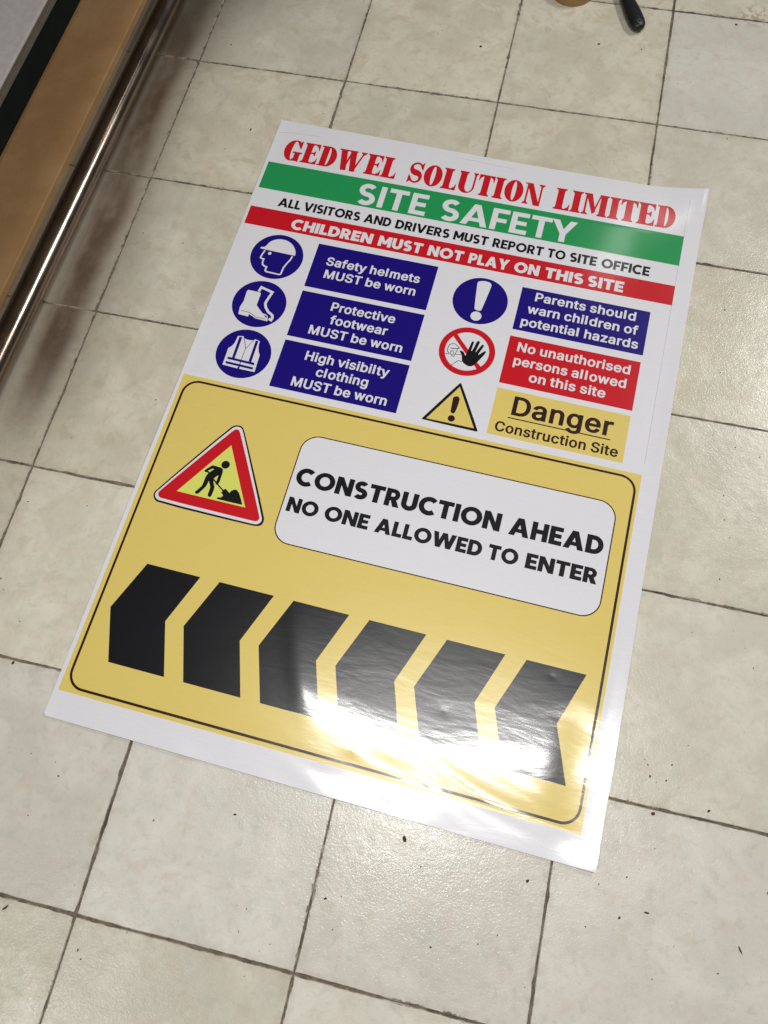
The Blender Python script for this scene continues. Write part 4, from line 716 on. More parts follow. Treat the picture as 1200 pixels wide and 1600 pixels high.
     [[(48.7,321.3),(48.6,324.7),(50.5,327.2),(54.3,328.7),(57.7,329.7),(60.7,330.2),(64.3,330.2),(68.6,329.7),(71.8,328.6),(74.2,326.8),(75.4,323.7),(75.4,319.4),(73.9,305.5),(70.9,282.1),(69.1,268.7),(68.5,265.4),(66.9,263.4),(64.2,262.7),(61.2,262.9),(58,263.8),(55.9,265.2),(55.1,267.1),(53.2,281),(50.2,306.7)], [(71.7,247.9),(70.9,245.7),(69.7,243.8),(68.1,242.2),(66.2,241),(64,240.2),(61.7,240),(59.5,240.2),(57.3,241),(55.4,242.2),(53.7,243.8),(52.5,245.7),(51.8,247.9),(51.5,250.2),(51.8,252.4),(52.5,254.6),(53.7,256.5),(55.4,258.2),(57.3,259.4),(59.5,260.1),(61.7,260.4),(64,260.1),(66.2,259.4),(68.1,258.2),(69.7,256.5),(70.9,254.6),(71.7,252.4),(71.9,250.2)]]),
    ('no_entry_pictogram', None, 'red',
     [],
     [[(113.6,166.1),(112.6,160.4),(111,154.8),(108.8,149.5),(106,144.4),(102.6,139.7),(98.8,135.4),(94.5,131.5),(89.8,128.2),(84.7,125.4),(79.3,123.2),(73.8,121.6),(68.1,120.6),(62.3,120.3),(56.5,120.6),(50.8,121.6),(45.3,123.2),(39.9,125.4),(34.9,128.2),(30.2,131.5),(25.8,135.4),(22,139.7),(18.6,144.4),(15.8,149.5),(13.6,154.8),(12,160.4),(11.1,166.1),(10.7,171.9),(11.1,177.6),(12,183.3),(13.6,188.9),(15.8,194.2),(18.6,199.3),(22,204),(25.8,208.3),(30.2,212.2),(34.9,215.5),(39.9,218.3),(45.3,220.5),(50.8,222.2),(56.5,223.1),(62.3,223.4),(68.1,223.1),(73.8,222.2),(79.3,220.5),(84.7,218.3),(89.8,215.5),(94.5,212.2),(98.8,208.3),(102.6,204),(106,199.3),(108.8,194.2),(111,188.9),(112.6,183.3),(113.6,177.6),(113.9,171.9)]]),
    ('no_entry_pictogram', 'face', 'white',
     [],
     [[(102.6,167.3),(101.9,162.8),(100.6,158.5),(98.9,154.3),(96.7,150.3),(94,146.6),(91,143.2),(87.6,140.1),(83.9,137.5),(79.9,135.3),(75.7,133.6),(71.3,132.3),(66.9,131.5),(62.3,131.3),(57.8,131.5),(53.3,132.3),(48.9,133.6),(44.7,135.3),(40.7,137.5),(37,140.1),(33.6,143.2),(30.6,146.6),(27.9,150.3),(25.7,154.3),(24,158.5),(22.7,162.8),(22,167.3),(21.7,171.9),(22,176.4),(22.7,180.9),(24,185.3),(25.7,189.5),(27.9,193.5),(30.6,197.2),(33.6,200.6),(37,203.6),(40.7,206.2),(44.7,208.4),(48.9,210.2),(53.3,211.4),(57.8,212.2),(62.3,212.5),(66.9,212.2),(71.3,211.4),(75.7,210.2),(79.9,208.4),(83.9,206.2),(87.6,203.6),(91,200.6),(94,197.2),(96.7,193.5),(98.9,189.5),(100.6,185.3),(101.9,180.9),(102.6,176.4),(102.9,171.9)]]),
    ('no_entry_pictogram', None, 'red',
     [],
     [[(31.5,197.3),(33.8,202.5),(37.4,203.7),(47,193.3),(62.9,177.1),(85.9,152.7),(93.5,146.7),(91.2,141.4),(86.9,140.1),(82.1,145.5),(60.1,167.5)]]),
    ('no_entry_pictogram', 'figure_line', 'black',
     [],
     [[(24.2,158.8),(32.1,159.4),(32.2,158.3),(24.3,157.6)], [(31.5,159.8),(27.8,162.6),(26,168.3),(26.3,173.7),(27.8,178.8),(32.2,182.6),(38.1,182.9),(43.2,179.9),(47.5,175.7),(46.7,174.8),(42.5,178.9),(37.8,181.7),(32.7,181.4),(28.9,178.1),(27.6,173.5),(27.3,168.5),(28.9,163.4),(32.2,160.8)], [(31.7,172.7),(39.1,172.9),(48.1,176.3),(48.7,174.8),(39.4,171.3),(31.8,171.1)], [(40,163.2),(40.2,161.3),(39.8,159.5),(38.9,158.1),(37.5,157.5),(35.9,157.7),(34.5,158.7),(33.5,160.2),(32.9,162.1),(32.9,164.1),(33.4,165.8),(34.5,167),(36,167.5),(37.5,167),(38.8,165.8),(39.7,164.2),(38.7,163.6),(37.9,165.1),(37,166),(36,166.3),(35.2,166),(34.5,165.2),(34,163.9),(34.1,162.3),(34.5,160.7),(35.4,159.5),(36.3,158.8),(37.3,158.6),(38.1,159),(38.7,160),(39,161.4),(38.9,163.1)], [(45.2,172.6),(43.6,162.6),(42.1,155.4),(36,155.3),(35.9,156.5),(41.2,156.6),(42.5,162.8),(44,172.8)], [(43.4,161.5),(53.9,163.4),(54.1,162.3),(43.6,160.4)], [(40.9,137.6),(50.9,149.8),(58.2,148.9),(58.1,147.7),(51.4,148.5),(41.8,136.9)]]),
    ('no_entry_pictogram', 'hand', 'black',
     [],
     [[(49,169.3),(50.1,170.6),(52.2,170.8),(56.3,169.8),(59.2,165.3),(61.9,162.2),(63.1,168.8),(63.8,175.4),(65.5,187.4),(66.1,192.1),(66.9,194.8),(68.7,195.3),(70.6,194.2),(70.7,191.2),(69.5,175.5),(70.8,174.5),(73.2,182.8),(75,194.2),(76.7,197.6),(78.7,198.6),(80.9,197.5),(81.2,195),(78.1,175.7),(77.9,173.4),(79.2,175.3),(82.3,183.7),(85.3,190.2),(87,192.4),(88.8,192.5),(89.8,190.9),(89.5,187.4),(84,171.3),(84.4,169.3),(90.1,176),(93.1,179.5),(95.3,180.1),(96.6,178.2),(94.4,171.3),(86,154.7),(81.7,147.3),(78.6,144),(74.6,142.2),(69.1,142.4),(61.7,146.2),(58.1,149.8),(56,156.9),(55.3,160.6),(53.1,164.5)]]),
    ('warning_triangle', None, 'black',
     [],
     [[(64.3,103.2),(65.1,104.2),(66.1,104.5),(67.3,103.9),(79.9,82.8),(103.8,41.1),(115.9,19.4),(116.3,17.8),(115.8,16.8),(114.6,16.4),(89.7,16.5),(41.1,17.1),(16.4,17.7),(15.6,18.4),(15.3,19.3),(15.6,20.2),(27.8,41.2),(51.8,82.2)]]),
    ('warning_triangle', 'face', 'yellow',
     [],
     [[(109.1,21.5),(22.5,21.2),(66.3,96.7)]]),
    ('warning_triangle', 'exclamation_mark', 'dark',
     [],
     [[(59.8,68.8),(59.6,71.8),(60.9,74.2),(63.6,76.1),(66.2,76.8),(68.8,76.2),(70.6,74.6),(71.8,72.2),(71.8,64.3),(70.7,50.9),(69.3,43.5),(67.7,41.9),(65.7,41.4),(63.4,42),(62,43.3),(61.4,45.3),(60.8,51.5),(60.2,62)], [(72.1,29.4),(71.3,27.8),(70.1,26.4),(68.6,25.4),(66.9,24.9),(65,24.9),(63.3,25.4),(61.7,26.4),(60.6,27.8),(59.8,29.4),(59.5,31.2),(59.8,33),(60.6,34.7),(61.7,36.1),(63.3,37.1),(65,37.6),(66.9,37.6),(68.6,37.1),(70.1,36.1),(71.3,34.7),(72.1,33),(72.4,31.2)]]),
    ('yellow_panel', None, 'yellow',
     [],
     [[(-431,3.9),(406.4,3.9),(406.4,-588.5),(-431,-588.5)]]),
    ('yellow_panel', 'border_line', 'dark',
     [],
     [[(401.2,-552.6),(400.7,-557.7),(399.4,-562.6),(397.3,-567.2),(394.4,-571.3),(390.8,-574.9),(386.6,-577.8),(382,-580),(377.1,-581.3),(372.1,-581.7),(-394.4,-581.7),(-399.5,-581.3),(-404.3,-580),(-408.9,-577.8),(-413.1,-574.9),(-416.7,-571.3),(-419.6,-567.2),(-421.7,-562.6),(-423.1,-557.7),(-423.5,-552.6),(-423.5,-32.1),(-423.1,-27),(-421.7,-22.1),(-419.6,-17.6),(-416.7,-13.4),(-413.1,-9.8),(-408.9,-6.9),(-404.3,-4.8),(-399.5,-3.4),(-394.4,-3),(372.1,-3),(377.1,-3.4),(382,-4.8),(386.6,-6.9),(390.8,-9.8),(394.4,-13.4),(397.3,-17.6),(399.4,-22.1),(400.7,-27),(401.2,-32.1)], [(397,-32.1),(396.6,-27.8),(395.5,-23.6),(393.7,-19.7),(391.2,-16.1),(388.1,-13),(384.5,-10.5),(380.6,-8.7),(376.4,-7.6),(372.1,-7.2),(-394.4,-7.2),(-398.7,-7.6),(-402.9,-8.7),(-406.8,-10.5),(-410.4,-13),(-413.5,-16.1),(-416,-19.7),(-417.8,-23.6),(-418.9,-27.8),(-419.3,-32.1),(-419.3,-552.6),(-418.9,-556.9),(-417.8,-561.1),(-416,-565.1),(-413.5,-568.6),(-410.4,-571.7),(-406.8,-574.2),(-402.9,-576),(-398.7,-577.1),(-394.4,-577.5),(372.1,-577.5),(376.4,-577.1),(380.6,-576),(384.5,-574.2),(388.1,-571.7),(391.2,-568.6),(393.7,-565.1),(395.5,-561.1),(396.6,-556.9),(397,-552.6)]]),
    ('notice_panel', None, 'white',
     [],
     [[(375.7,-233.6),(375.3,-239),(373.9,-244.2),(371.6,-249.1),(368.5,-253.6),(364.7,-257.4),(360.2,-260.5),(355.3,-262.8),(350.1,-264.2),(344.7,-264.6),(-146.9,-264.6),(-152.2,-264.2),(-157.5,-262.8),(-162.4,-260.5),(-166.8,-257.4),(-170.6,-253.6),(-173.7,-249.1),(-176,-244.2),(-177.4,-239),(-177.9,-233.6),(-177.9,-90.1),(-177.4,-84.7),(-176,-79.4),(-173.7,-74.6),(-170.6,-70.1),(-166.8,-66.3),(-162.4,-63.2),(-157.5,-60.9),(-152.2,-59.5),(-146.9,-59.1),(344.7,-59.1),(350.1,-59.5),(355.3,-60.9),(360.2,-63.2),(364.7,-66.3),(368.5,-70.1),(371.6,-74.6),(373.9,-79.4),(375.3,-84.7),(375.7,-90.1)]]),
    ('notice_panel', 'outline', 'dark',
     [],
     [[(376.7,-233.6),(376.2,-239.2),(374.8,-244.6),(372.4,-249.6),(369.2,-254.2),(365.3,-258.2),(360.7,-261.4),(355.7,-263.7),(350.3,-265.2),(344.7,-265.6),(-146.9,-265.6),(-152.4,-265.2),(-157.8,-263.7),(-162.9,-261.4),(-167.4,-258.2),(-171.4,-254.2),(-174.6,-249.6),(-176.9,-244.6),(-178.4,-239.2),(-178.9,-233.6),(-178.9,-90.1),(-178.4,-84.5),(-176.9,-79.1),(-174.6,-74.1),(-171.4,-69.5),(-167.4,-65.5),(-162.9,-62.3),(-157.8,-60),(-152.4,-58.5),(-146.9,-58.1),(344.7,-58.1),(350.3,-58.5),(355.7,-60),(360.7,-62.3),(365.3,-65.5),(369.2,-69.5),(372.4,-74.1),(374.8,-79.1),(376.2,-84.5),(376.7,-90.1)], [(374.7,-90.1),(374.3,-84.8),(372.9,-79.8),(370.7,-75.1),(367.7,-70.8),(364,-67.1),(359.7,-64.1),(355,-61.9),(349.9,-60.5),(344.7,-60.1),(-146.9,-60.1),(-152.1,-60.5),(-157.1,-61.9),(-161.9,-64.1),(-166.1,-67.1),(-169.8,-70.8),(-172.8,-75.1),(-175,-79.8),(-176.4,-84.8),(-176.9,-90.1),(-176.9,-233.6),(-176.4,-238.9),(-175,-243.9),(-172.8,-248.6),(-169.8,-252.9),(-166.1,-256.6),(-161.9,-259.6),(-157.1,-261.8),(-152.1,-263.2),(-146.9,-263.6),(344.7,-263.6),(349.9,-263.2),(355,-261.8),(359.7,-259.6),(364,-256.6),(367.7,-252.9),(370.7,-248.6),(372.9,-243.9),(374.3,-238.9),(374.7,-233.6)]]),
    ('notice_panel', 'lettering', 'black',
     [('CONSTRUCTION', 'BLACK', -169.4, 192.0, -156.5, -123.7, 0.06, {}), ('AHEAD', 'BLACK', 207.0, 364.7, -156.5, -123.7, 0.07, {})],
     []),
    ('notice_panel', 'lettering', 'black',
     [('NO', 'BLACK', -169.2, -113.8, -207.6, -180.7, 0.06, {}), ('ONE', 'BLACK', -102.1, -24.2, -207.6, -180.7, 0.06, {}), ('ALLOWED', 'BLACK', -12.4, 171.3, -207.6, -180.7, 0.06, {}), ('TO', 'BLACK', 181.7, 232.5, -207.6, -180.7, 0.06, {}), ('ENTER', 'BLACK', 245.2, 364.1, -207.6, -180.7, 0.06, {})],
     []),
    ('road_works_sign', None, 'black',
     [],
     [[(-310.5,-78.4),(-306,-74.4),(-300.7,-72.4),(-294.8,-72.4),(-289.9,-75),(-285.9,-80.3),(-263.1,-119.1),(-221.5,-191.3),(-200.1,-229.9),(-199,-234.8),(-199.4,-239.4),(-201.4,-243.5),(-206,-246.2),(-213.3,-247.5),(-259.8,-248),(-345.7,-247.8),(-390.9,-246.2),(-395.6,-243.4),(-398.8,-240),(-400.6,-236),(-401.1,-232.1),(-400.3,-228.3),(-378.1,-189.9),(-334.6,-116.9)]]),
    ('road_works_sign', 'white_rim', 'white',
     [],
     [[(-307.9,-80),(-304.2,-76.6),(-299.9,-75.1),(-295.1,-75.3),(-291,-77.7),(-287.7,-82.1),(-265.5,-120.6),(-224.5,-193.3),(-203.6,-231.4),(-202.9,-235.2),(-203.7,-238.6),(-206.1,-241.8),(-210,-243.8),(-215.4,-244.5),(-260.4,-244.6),(-345.1,-244.1),(-389.6,-242.8),(-394.1,-240.6),(-396.9,-237.9),(-398.2,-234.9),(-398.4,-231.8),(-397.6,-228.5),(-375.3,-190.5),(-331.6,-117.9)]]),
    ('road_works_sign', 'red_border', 'red',
     [],
     [[(-304.2,-83.3),(-301.8,-81.2),(-299.1,-80.4),(-296.4,-80.9),(-293.7,-82.9),(-291.3,-86.4),(-269.7,-123.1),(-229.2,-193.2),(-208.6,-229.8),(-208,-232.9),(-208.6,-235.6),(-210.3,-237.8),(-213.4,-239),(-217.7,-239.2),(-261.3,-239.1),(-344.1,-238.8),(-387.1,-237.9),(-390.2,-236.4),(-392.4,-234.5),(-393.5,-232.1),(-393.8,-229.6),(-393.2,-227),(-371,-190.4),(-327.3,-119.6)]]),
    ('road_works_sign', 'face', 'lime',
     [],
     [[(-237.8,-219.2),(-363.7,-219.3),(-299.2,-112.8)]]),
    ('road_works_sign', 'worker', 'black',
     [],
     [[(-289.4,-153),(-290.1,-154.7),(-291.1,-156.2),(-292.5,-157.4),(-294.1,-158.3),(-295.8,-158.7),(-297.7,-158.7),(-299.4,-158.3),(-301.1,-157.4),(-302.4,-156.2),(-303.5,-154.7),(-304.1,-153),(-304.3,-151.2),(-304.1,-149.4),(-303.5,-147.7),(-302.4,-146.2),(-301.1,-145),(-299.4,-144.1),(-297.7,-143.7),(-295.8,-143.7),(-294.1,-144.1),(-292.5,-145),(-291.1,-146.2),(-290.1,-147.7),(-289.4,-149.4),(-289.2,-151.2)], [(-319.2,-157.9),(-314.6,-157.7),(-302.3,-158.4),(-299,-160),(-297.7,-162.8),(-296.9,-166.6),(-302.8,-173.8),(-306.1,-177.5),(-308.2,-181.5),(-306.2,-188.5),(-302.1,-195.4),(-301.2,-200.9),(-301.6,-212.9),(-302.7,-215.2),(-305.2,-216),(-307.6,-215.2),(-308.8,-212.4),(-308.8,-199.4),(-311.1,-194.3),(-315.5,-187.9),(-316.1,-195.5),(-316.9,-198.9),(-318.9,-203),(-324.9,-213.8),(-326.9,-215.8),(-329.7,-215.7),(-331.7,-214.2),(-332.1,-211.8),(-330.1,-209.8),(-324.1,-199.2),(-323.8,-194),(-323.5,-182.4),(-322.7,-178.2),(-320.8,-172.8),(-317.7,-169.3),(-313.6,-164.4),(-316.4,-163.6)], [(-315.9,-163.5),(-322.6,-169.1),(-322.7,-169.8),(-319.7,-171.6),(-320.3,-172.9),(-322.3,-173.6),(-323.6,-172.6),(-327.4,-173.3),(-329.4,-171.2),(-328.7,-169),(-324.1,-163.6),(-319.2,-157.9)], [(-302.3,-172.6),(-297.1,-165.5),(-296.8,-167.8),(-296.6,-175.8),(-296.4,-184.9),(-297.1,-187.6),(-297.4,-190.6),(-301.1,-191.1),(-303.1,-188.8),(-302.9,-186.5),(-302.2,-184.3)], [(-307.5,-181.7),(-300,-187.2),(-284.4,-197.9),(-285.8,-200),(-301.4,-189.3),(-309,-183.7)], [(-287.2,-199.1),(-285,-197.1),(-282.4,-194.7),(-279.4,-195.7),(-273,-200.4),(-271.5,-196),(-267.3,-192.4),(-264.5,-191.7),(-261.3,-192.3),(-256.1,-197),(-251.8,-203.3),(-248.1,-209.1),(-244.3,-215.9),(-267.9,-216.3),(-291.8,-216.2),(-289.6,-212.5),(-284.7,-211.7),(-282.1,-207.7),(-284.6,-205.2),(-287.5,-203.1),(-285.9,-201.3)]]),
    ('chevron', None, 'black',
     [],
     [[(-366.5,-355.8),(-271.5,-355.8),(-302.6,-440.9),(-272.7,-527),(-369.1,-527),(-399.6,-440.9)]]),
    ('chevron', None, 'black',
     [],
     [[(-237.5,-355.8),(-142.4,-355.8),(-173.5,-440.9),(-143.6,-527),(-240,-527),(-270.5,-440.9)]]),
    ('chevron', None, 'black',
     [],
     [[(-108.4,-355.8),(-13.3,-355.8),(-44.4,-440.9),(-14.5,-527),(-110.9,-527),(-141.4,-440.9)]]),
    ('chevron', None, 'black',
     [],
     [[(20.7,-355.8),(115.8,-355.8),(84.7,-440.9),(114.6,-527),(18.2,-527),(-12.3,-440.9)]]),
    ('chevron', None, 'black',
     [],
     [[(149.8,-355.8),(244.9,-355.8),(213.8,-440.9),(243.7,-527),(147.3,-527),(116.8,-440.9)]]),
    ('chevron', None, 'black',
     [],
     [[(278.9,-355.8),(373.9,-355.8),(342.8,-440.9),(372.7,-527),(276.3,-527),(245.8,-440.9)]]),
]
SHEET_OUTLINE = [(-438.6,629.2),(-80.3,626.2),(329.1,626),(440.5,633.7),(438,130.6),(436.4,-196.1),(436.5,-464.1),(434.7,-633.3),(37,-633.3),(-288.5,-631.8),(-432.5,-631.3),(-438.1,-627.7),(-438.2,-325.1),(-436.4,-1.1)]

# ------------------------------------------------------------------ the printed vinyl sheet
def smoothstep(a, b, x):
    t = np.clip((x - a) / (b - a), 0, 1)
    return t * t * (3 - 2 * t)


def relief(u, v):
    """height of the sheet above the tiles, millimetres, at sheet position (u, v) in millimetres"""
    u = np.asarray(u, float); v = np.asarray(v, float)
    h = 2.4 + 0.75 * np.sin(u / 120 + 1.0) * np.sin(v / 150 + .4) + .40 * np.sin(u / 83 - v / 240) + .22 * np.sin(v / 48 + u / 210)
    foot = smoothstep(-430, -600, v)
    h = h + foot * (.62 * np.sin(u / 71.0 + 0.6 * np.sin(v / 40)) + .10 * np.sin((v + 610) / 17.0 + u / 150.0 + .8 * np.sin(u / 90)) + .9)
    # short slanting wrinkles by the lower right corner
    wr = np.exp(-((u - 215) / 105) ** 2 - ((v + 585) / 42) ** 2)
    h = h + wr * (.20 * np.sin((u * .30 + v * .95) / 3.6 + 1.3 * np.sin(u / 31)) + .22 * np.sin((u * .2 + v) / 6.1))
    wr2 = np.exp(-((u - 60) / 120) ** 2 - ((v + 600) / 30) ** 2)
    h = h + wr2 * .14 * np.sin((u * .42 + v * .9) / 7.0)
    # long soft fold crossing the third chevron
    d = (u + 75) * .93 + (v + 440) * .36
    h = h + .9 * np.exp(-(d / 22) ** 2) * smoothstep(-560, -470, v) * smoothstep(-300, -400, v)
    # shallow trough by the last chevron, the sheet rising again at its right edge
    h = h - 1.15 * np.exp(-((u - 383) / 36) ** 2) * smoothstep(-395, -450, v)
    # two small dents
    for du, dv, s, k in ((171, -466, 9, .22), (324, -371, 8, .24), (52, -560, 11, -.7)):
        rr = np.hypot((u - du) * .7 + (v - dv) * .5, (v - dv) - (u - du) * .15)
        h = h - k * np.exp(-rr / s)
    # corners and edges that have not lain down
    h = h + 8.5 * smoothstep(330, 445, u) ** 1.3 * smoothstep(430, 640, v) ** 1.3
    h = h + 2.0 * smoothstep(385, 440, u) * smoothstep(-540, -640, v)
    h = h + 2.4 * smoothstep(415, 441, u) * (1 + np.sin(v / 95)) * .5
    h = h + 2.0 * smoothstep(-420, -440, u) * (1 + np.sin(v / 130 + 2)) * .5
    h = h + 2.2 * smoothstep(-596, -636, v) * (1 + np.sin(u / 52 + .8 * np.sin(u / 33))) * .5
    return np.maximum(h, .45)


INK = {'white': (.775, .768, .80), 'red': (.60, .008, .016), 'green': (.017, .31, .088), 'blue': (.010, .0025, .185),
       'yellow': (.77, .60, .165), 'black': (.0065, .006, .008), 'dark': (.030, .010, .007), 'lime': (.72, .76, .15), 'grey': (.50, .50, .52)}


def mat_print(name, col):
    k = NT(name)
    o = k.obj()
    # faint print-head banding and ink mottle
    band = k.noise(k.obj(scale=(1, 14, 1)), 30.0, 2)
    mot = k.noise(o, 420.0, 2)
    f = k.math('ADD', k.math('MULTIPLY', band, .5), k.math('MULTIPLY', mot, .5))
    c = k.mix(k.ramp(f, .35, .65), tuple(x * .975 for x in col), tuple(min(1, x * 1.015) for x in col))
    # surface of the gloss film: fine streaks across the sheet, stronger toward its foot
    sx = k.n('ShaderNodeSeparateXYZ')
    k.l(k.tc.outputs['Object'], sx.inputs[0])
    w = k.ramp(sx.outputs['Y'], -.20, -.45, .25, 1.0)
    st = k.noise(k.obj(scale=(.28, 1, 1), rot=-.06), 95.0, 4, .58, .35)
    st2 = k.noise(k.obj(scale=(.35, 1, 1), loc=(3, 3, 0)), 26.0, 3, .5, .6)
    h = k.math('MULTIPLY', k.math('ADD', k.math('MULTIPLY', st, .045), k.math('MULTIPLY', st2, .20)), w)
    k.set(Base_Color=c, Roughness=.27, Specular_IOR_Level=.40, Coat_Weight=.8, Coat_Roughness=.12, Coat_IOR=1.5)
    nrm = k.bump(h, .00150)
    k.set(Normal=nrm, Coat_Normal=nrm)
    return k.m


FONTS = {'SLAB': slab_font(), 'BLACK': geometric_font(.262), 'SEMI': geometric_font(.212), 'BOLD': geometric_font(.245),
         'GROT': {c: ([np.array(g) for g in gs], w) for c, (w, gs) in GROTESK.items()}}


def layout(text, font, gap, kern):
    out, x = [], 0.0
    for i, ch in enumerate(text):
        if ch == ' ':
            x += .33
            continue
        cs, w = FONTS[font][ch]
        if i: x += kern.get(text[i - 1:i + 1], 0)
        out += [np.asarray(c) + [x, 0] for c in cs]
        x += w + (0 if font == 'GROT' else gap)
    X = np.concatenate(out)[:, 0]
    return [c - [X.min(), 0] for c in out], X.max() - X.min()


def clean(c):
    q = [c[0]]
    for p in c[1:]:
        if abs(p[0] - q[-1][0]) + abs(p[1] - q[-1][1]) > .03: q.append(p)
    if abs(q[0][0] - q[-1][0]) + abs(q[0][1] - q[-1][1]) <= .03: q.pop()
    return np.array(q)


def build_poster():
    root = empty('safety_poster', (0.64101801, -0.77779591, 0), -0.03596659708590553)
    tag(root, 'large glossy printed site safety poster lying flat on the floor tiles', 'poster')
    regions = []                      # (part, sub, ink, contours) painted in order
    for part, sub, ink, texts, polys in PRINT:
        cs = [np.array(p) for p in polys]
        for text, font, u0, u1, v0, v1, gap, kern in texts:
            g, w = layout(text, font, gap, kern)
            cs += [np.stack([u0 + c[:, 0] * (u1 - u0) / w, v0 + c[:, 1] * (v1 - v0)], 1) for c in g]
        regions.append((part, sub, ink, [clean(c) for c in cs]))
    outline = clean(np.array(SHEET_OUTLINE))
    # densify the outline
    ol = []
    for p, q in zip(outline, np.roll(outline, -1, 0)):
        n = max(1, int(np.hypot(*(q - p)) / 12))
        ol += [p + (q - p) * i / n for i in range(n)]
    outline = np.array(ol)
    verts, edges = [], []

    def add_loop(c, step=None):
        b = len(verts)
        verts.extend(map(tuple, c))
        n = len(c)
        edges.extend((b + i, b + (i + 1) % n) for i in range(n))

    add_loop(outline)
    for *_, cs in regions:
        for c in cs: add_loop(c)

    def inside(c, P):
        """winding number of contour c about the points P"""
        w = np.zeros(len(P), int)
        m = (P[:, 0] >= c[:, 0].min()) & (P[:, 0] <= c[:, 0].max()) & (P[:, 1] >= c[:, 1].min()) & (P[:, 1] <= c[:, 1].max())
        if not m.any(): return w
        Q = P[m]
        s = np.zeros(len(Q), int)
        for (x0, y0), (x1, y1) in zip(c, np.roll(c, -1, 0)):
            if y0 == y1: continue
            up = y1 > y0
            k = (Q[:, 1] >= min(y0, y1)) & (Q[:, 1] < max(y0, y1))
            xi = x0 + (Q[:, 1] - y0) / (y1 - y0) * (x1 - x0)
            s[k & (xi > Q[:, 0])] += 1 if up else -1
        w[m] = s
        return w

    gu, gv = np.meshgrid(np.arange(-430, 432, 11.0), np.arange(-625, 626, 11.0))
    gv2 = np.arange(-628, -330, 5.5)
    fu, fv = np.meshgrid(np.arange(-100, 438, 5.5), gv2)
    G = np.concatenate([np.stack([gu.ravel(), gv.ravel()], 1), np.stack([fu.ravel(), fv.ravel()], 1) + [.37, .41]])
    G = G + rng.uniform(-.6, .6, G.shape)
    G = G[inside(outline, G) != 0]
    verts.extend(map(tuple, G))
    r = delaunay_2d_cdt([Vector(p) for p in verts], edges, [], 0, .004, False)
    V = np.array([(p.x, p.y) for p in r[0]])
    T = np.array([f for f in r[2] if len(f) == 3])
    a, b_, c_ = V[T[:, 0]], V[T[:, 1]], V[T[:, 2]]
    ar = (b_[:, 0] - a[:, 0]) * (c_[:, 1] - a[:, 1]) - (b_[:, 1] - a[:, 1]) * (c_[:, 0] - a[:, 0])
    T[ar < 0] = T[ar < 0][:, ::-1]
    cen = (a + b_ + c_) / 3
    keep = (inside(outline, cen) != 0) & (np.abs(ar) > 1e-5)
    T, cen = T[keep], cen[keep]
    owner = np.full(len(T), -1)
    for i, (*_, cs) in enumerate(regions):
        w = np.zeros(len(T), int)
        for c in cs: w += inside(c, cen)
        owner[w != 0] = i
    # the slash belongs to the ring it crosses, so both share one mesh
    first = {}
    for i, (part, sub, *_) in enumerate(regions):
        if sub is None and part not in ('chevron', 'trim_line'):
            first.setdefault(part, i)
            owner[owner == i] = first[part]
    H = relief(V[:, 0], V[:, 1])
    e = .35
    gx = (relief(V[:, 0] + e, V[:, 1]) - relief(V[:, 0] - e, V[:, 1])) / (2 * e)
    gy = (relief(V[:, 0], V[:, 1] + e) - relief(V[:, 0], V[:, 1] - e)) / (2 * e)
    Nn = np.stack([-gx, -gy, np.ones(len(V))], 1)
    Nn /= np.linalg.norm(Nn, axis=1)[:, None]
    P3 = np.stack([V[:, 0], V[:, 1], H], 1) / 1000.0
    mats = {k: mat_print('gloss_vinyl_' + k, c) for k, c in INK.items()}

    def part_mesh(name, tris, mat, parent, rim=False):
        idx, inv = np.unique(tris, return_inverse=True)
        f = inv.reshape(-1, 3)
        vv = P3[idx]
        nn = Nn[idx]
        me = bpy.data.meshes.new(name)
        fl = [tuple(map(int, t)) for t in f]
        vl = [tuple(p) for p in vv]
        nl = [tuple(p) for p in nn]
        if rim:                       # underside and cut edge of the sheet, so it is a solid film
            full_idx, fi = np.unique(T, return_inverse=True)
            base = len(vl)
            th = .00035
            vl += [(p[0], p[1], p[2] - th) for p in P3[full_idx]]
            nl += [tuple(-p) for p in Nn[full_idx]]
            F2 = fi.reshape(-1, 3)
            fl += [(base + int(t[2]), base + int(t[1]), base + int(t[0])) for t in F2]
            cnt = {}
            for t in T:
                for i in range(3):
                    k = (int(t[i]), int(t[(i + 1) % 3]))
                    cnt[k] = 1
            pos = {int(g): i for i, g in enumerate(full_idx)}
            for (i, j) in cnt:
                if (j, i) not in cnt:
                    s = len(vl)
                    d = P3[j] - P3[i]
                    n = np.array([d[1], -d[0], 0]); n /= np.linalg.norm(n) + 1e-12
                    for q in (P3[i], P3[j]):
                        vl.append(tuple(q)); nl.append(tuple(n))
                    for q in (P3[j], P3[i]):
                        vl.append((q[0], q[1], q[2] - th)); nl.append(tuple(n))
                    fl.append((s + 3, s + 2, s + 1, s))
        me.from_pydata(vl, [], fl)
        me.materials.append(mat)
        me.polygons.foreach_set('use_smooth', [True] * len(me.polygons))
        me.normals_split_custom_set_from_vertices(nl)
        return link_mesh(name, me, parent)

    part_mesh('sheet', T[owner == -1], mats['white'], root, rim=True)
    parts = {}
    order = {}
    for i, (part, sub, ink, cs) in enumerate(regions):
        tr = T[owner == i]
        if not len(tr): continue
        if sub is None and part in parts and part not in ('chevron', 'trim_line'):
            continue
        if sub is None:
            o = part_mesh(part, tr, mats[ink], root)
            parts[part] = o
            if part in PART_LABELS: o['label'] = PART_LABELS[part]
        else:
            part_mesh(sub, tr, mats[ink], parts[part])


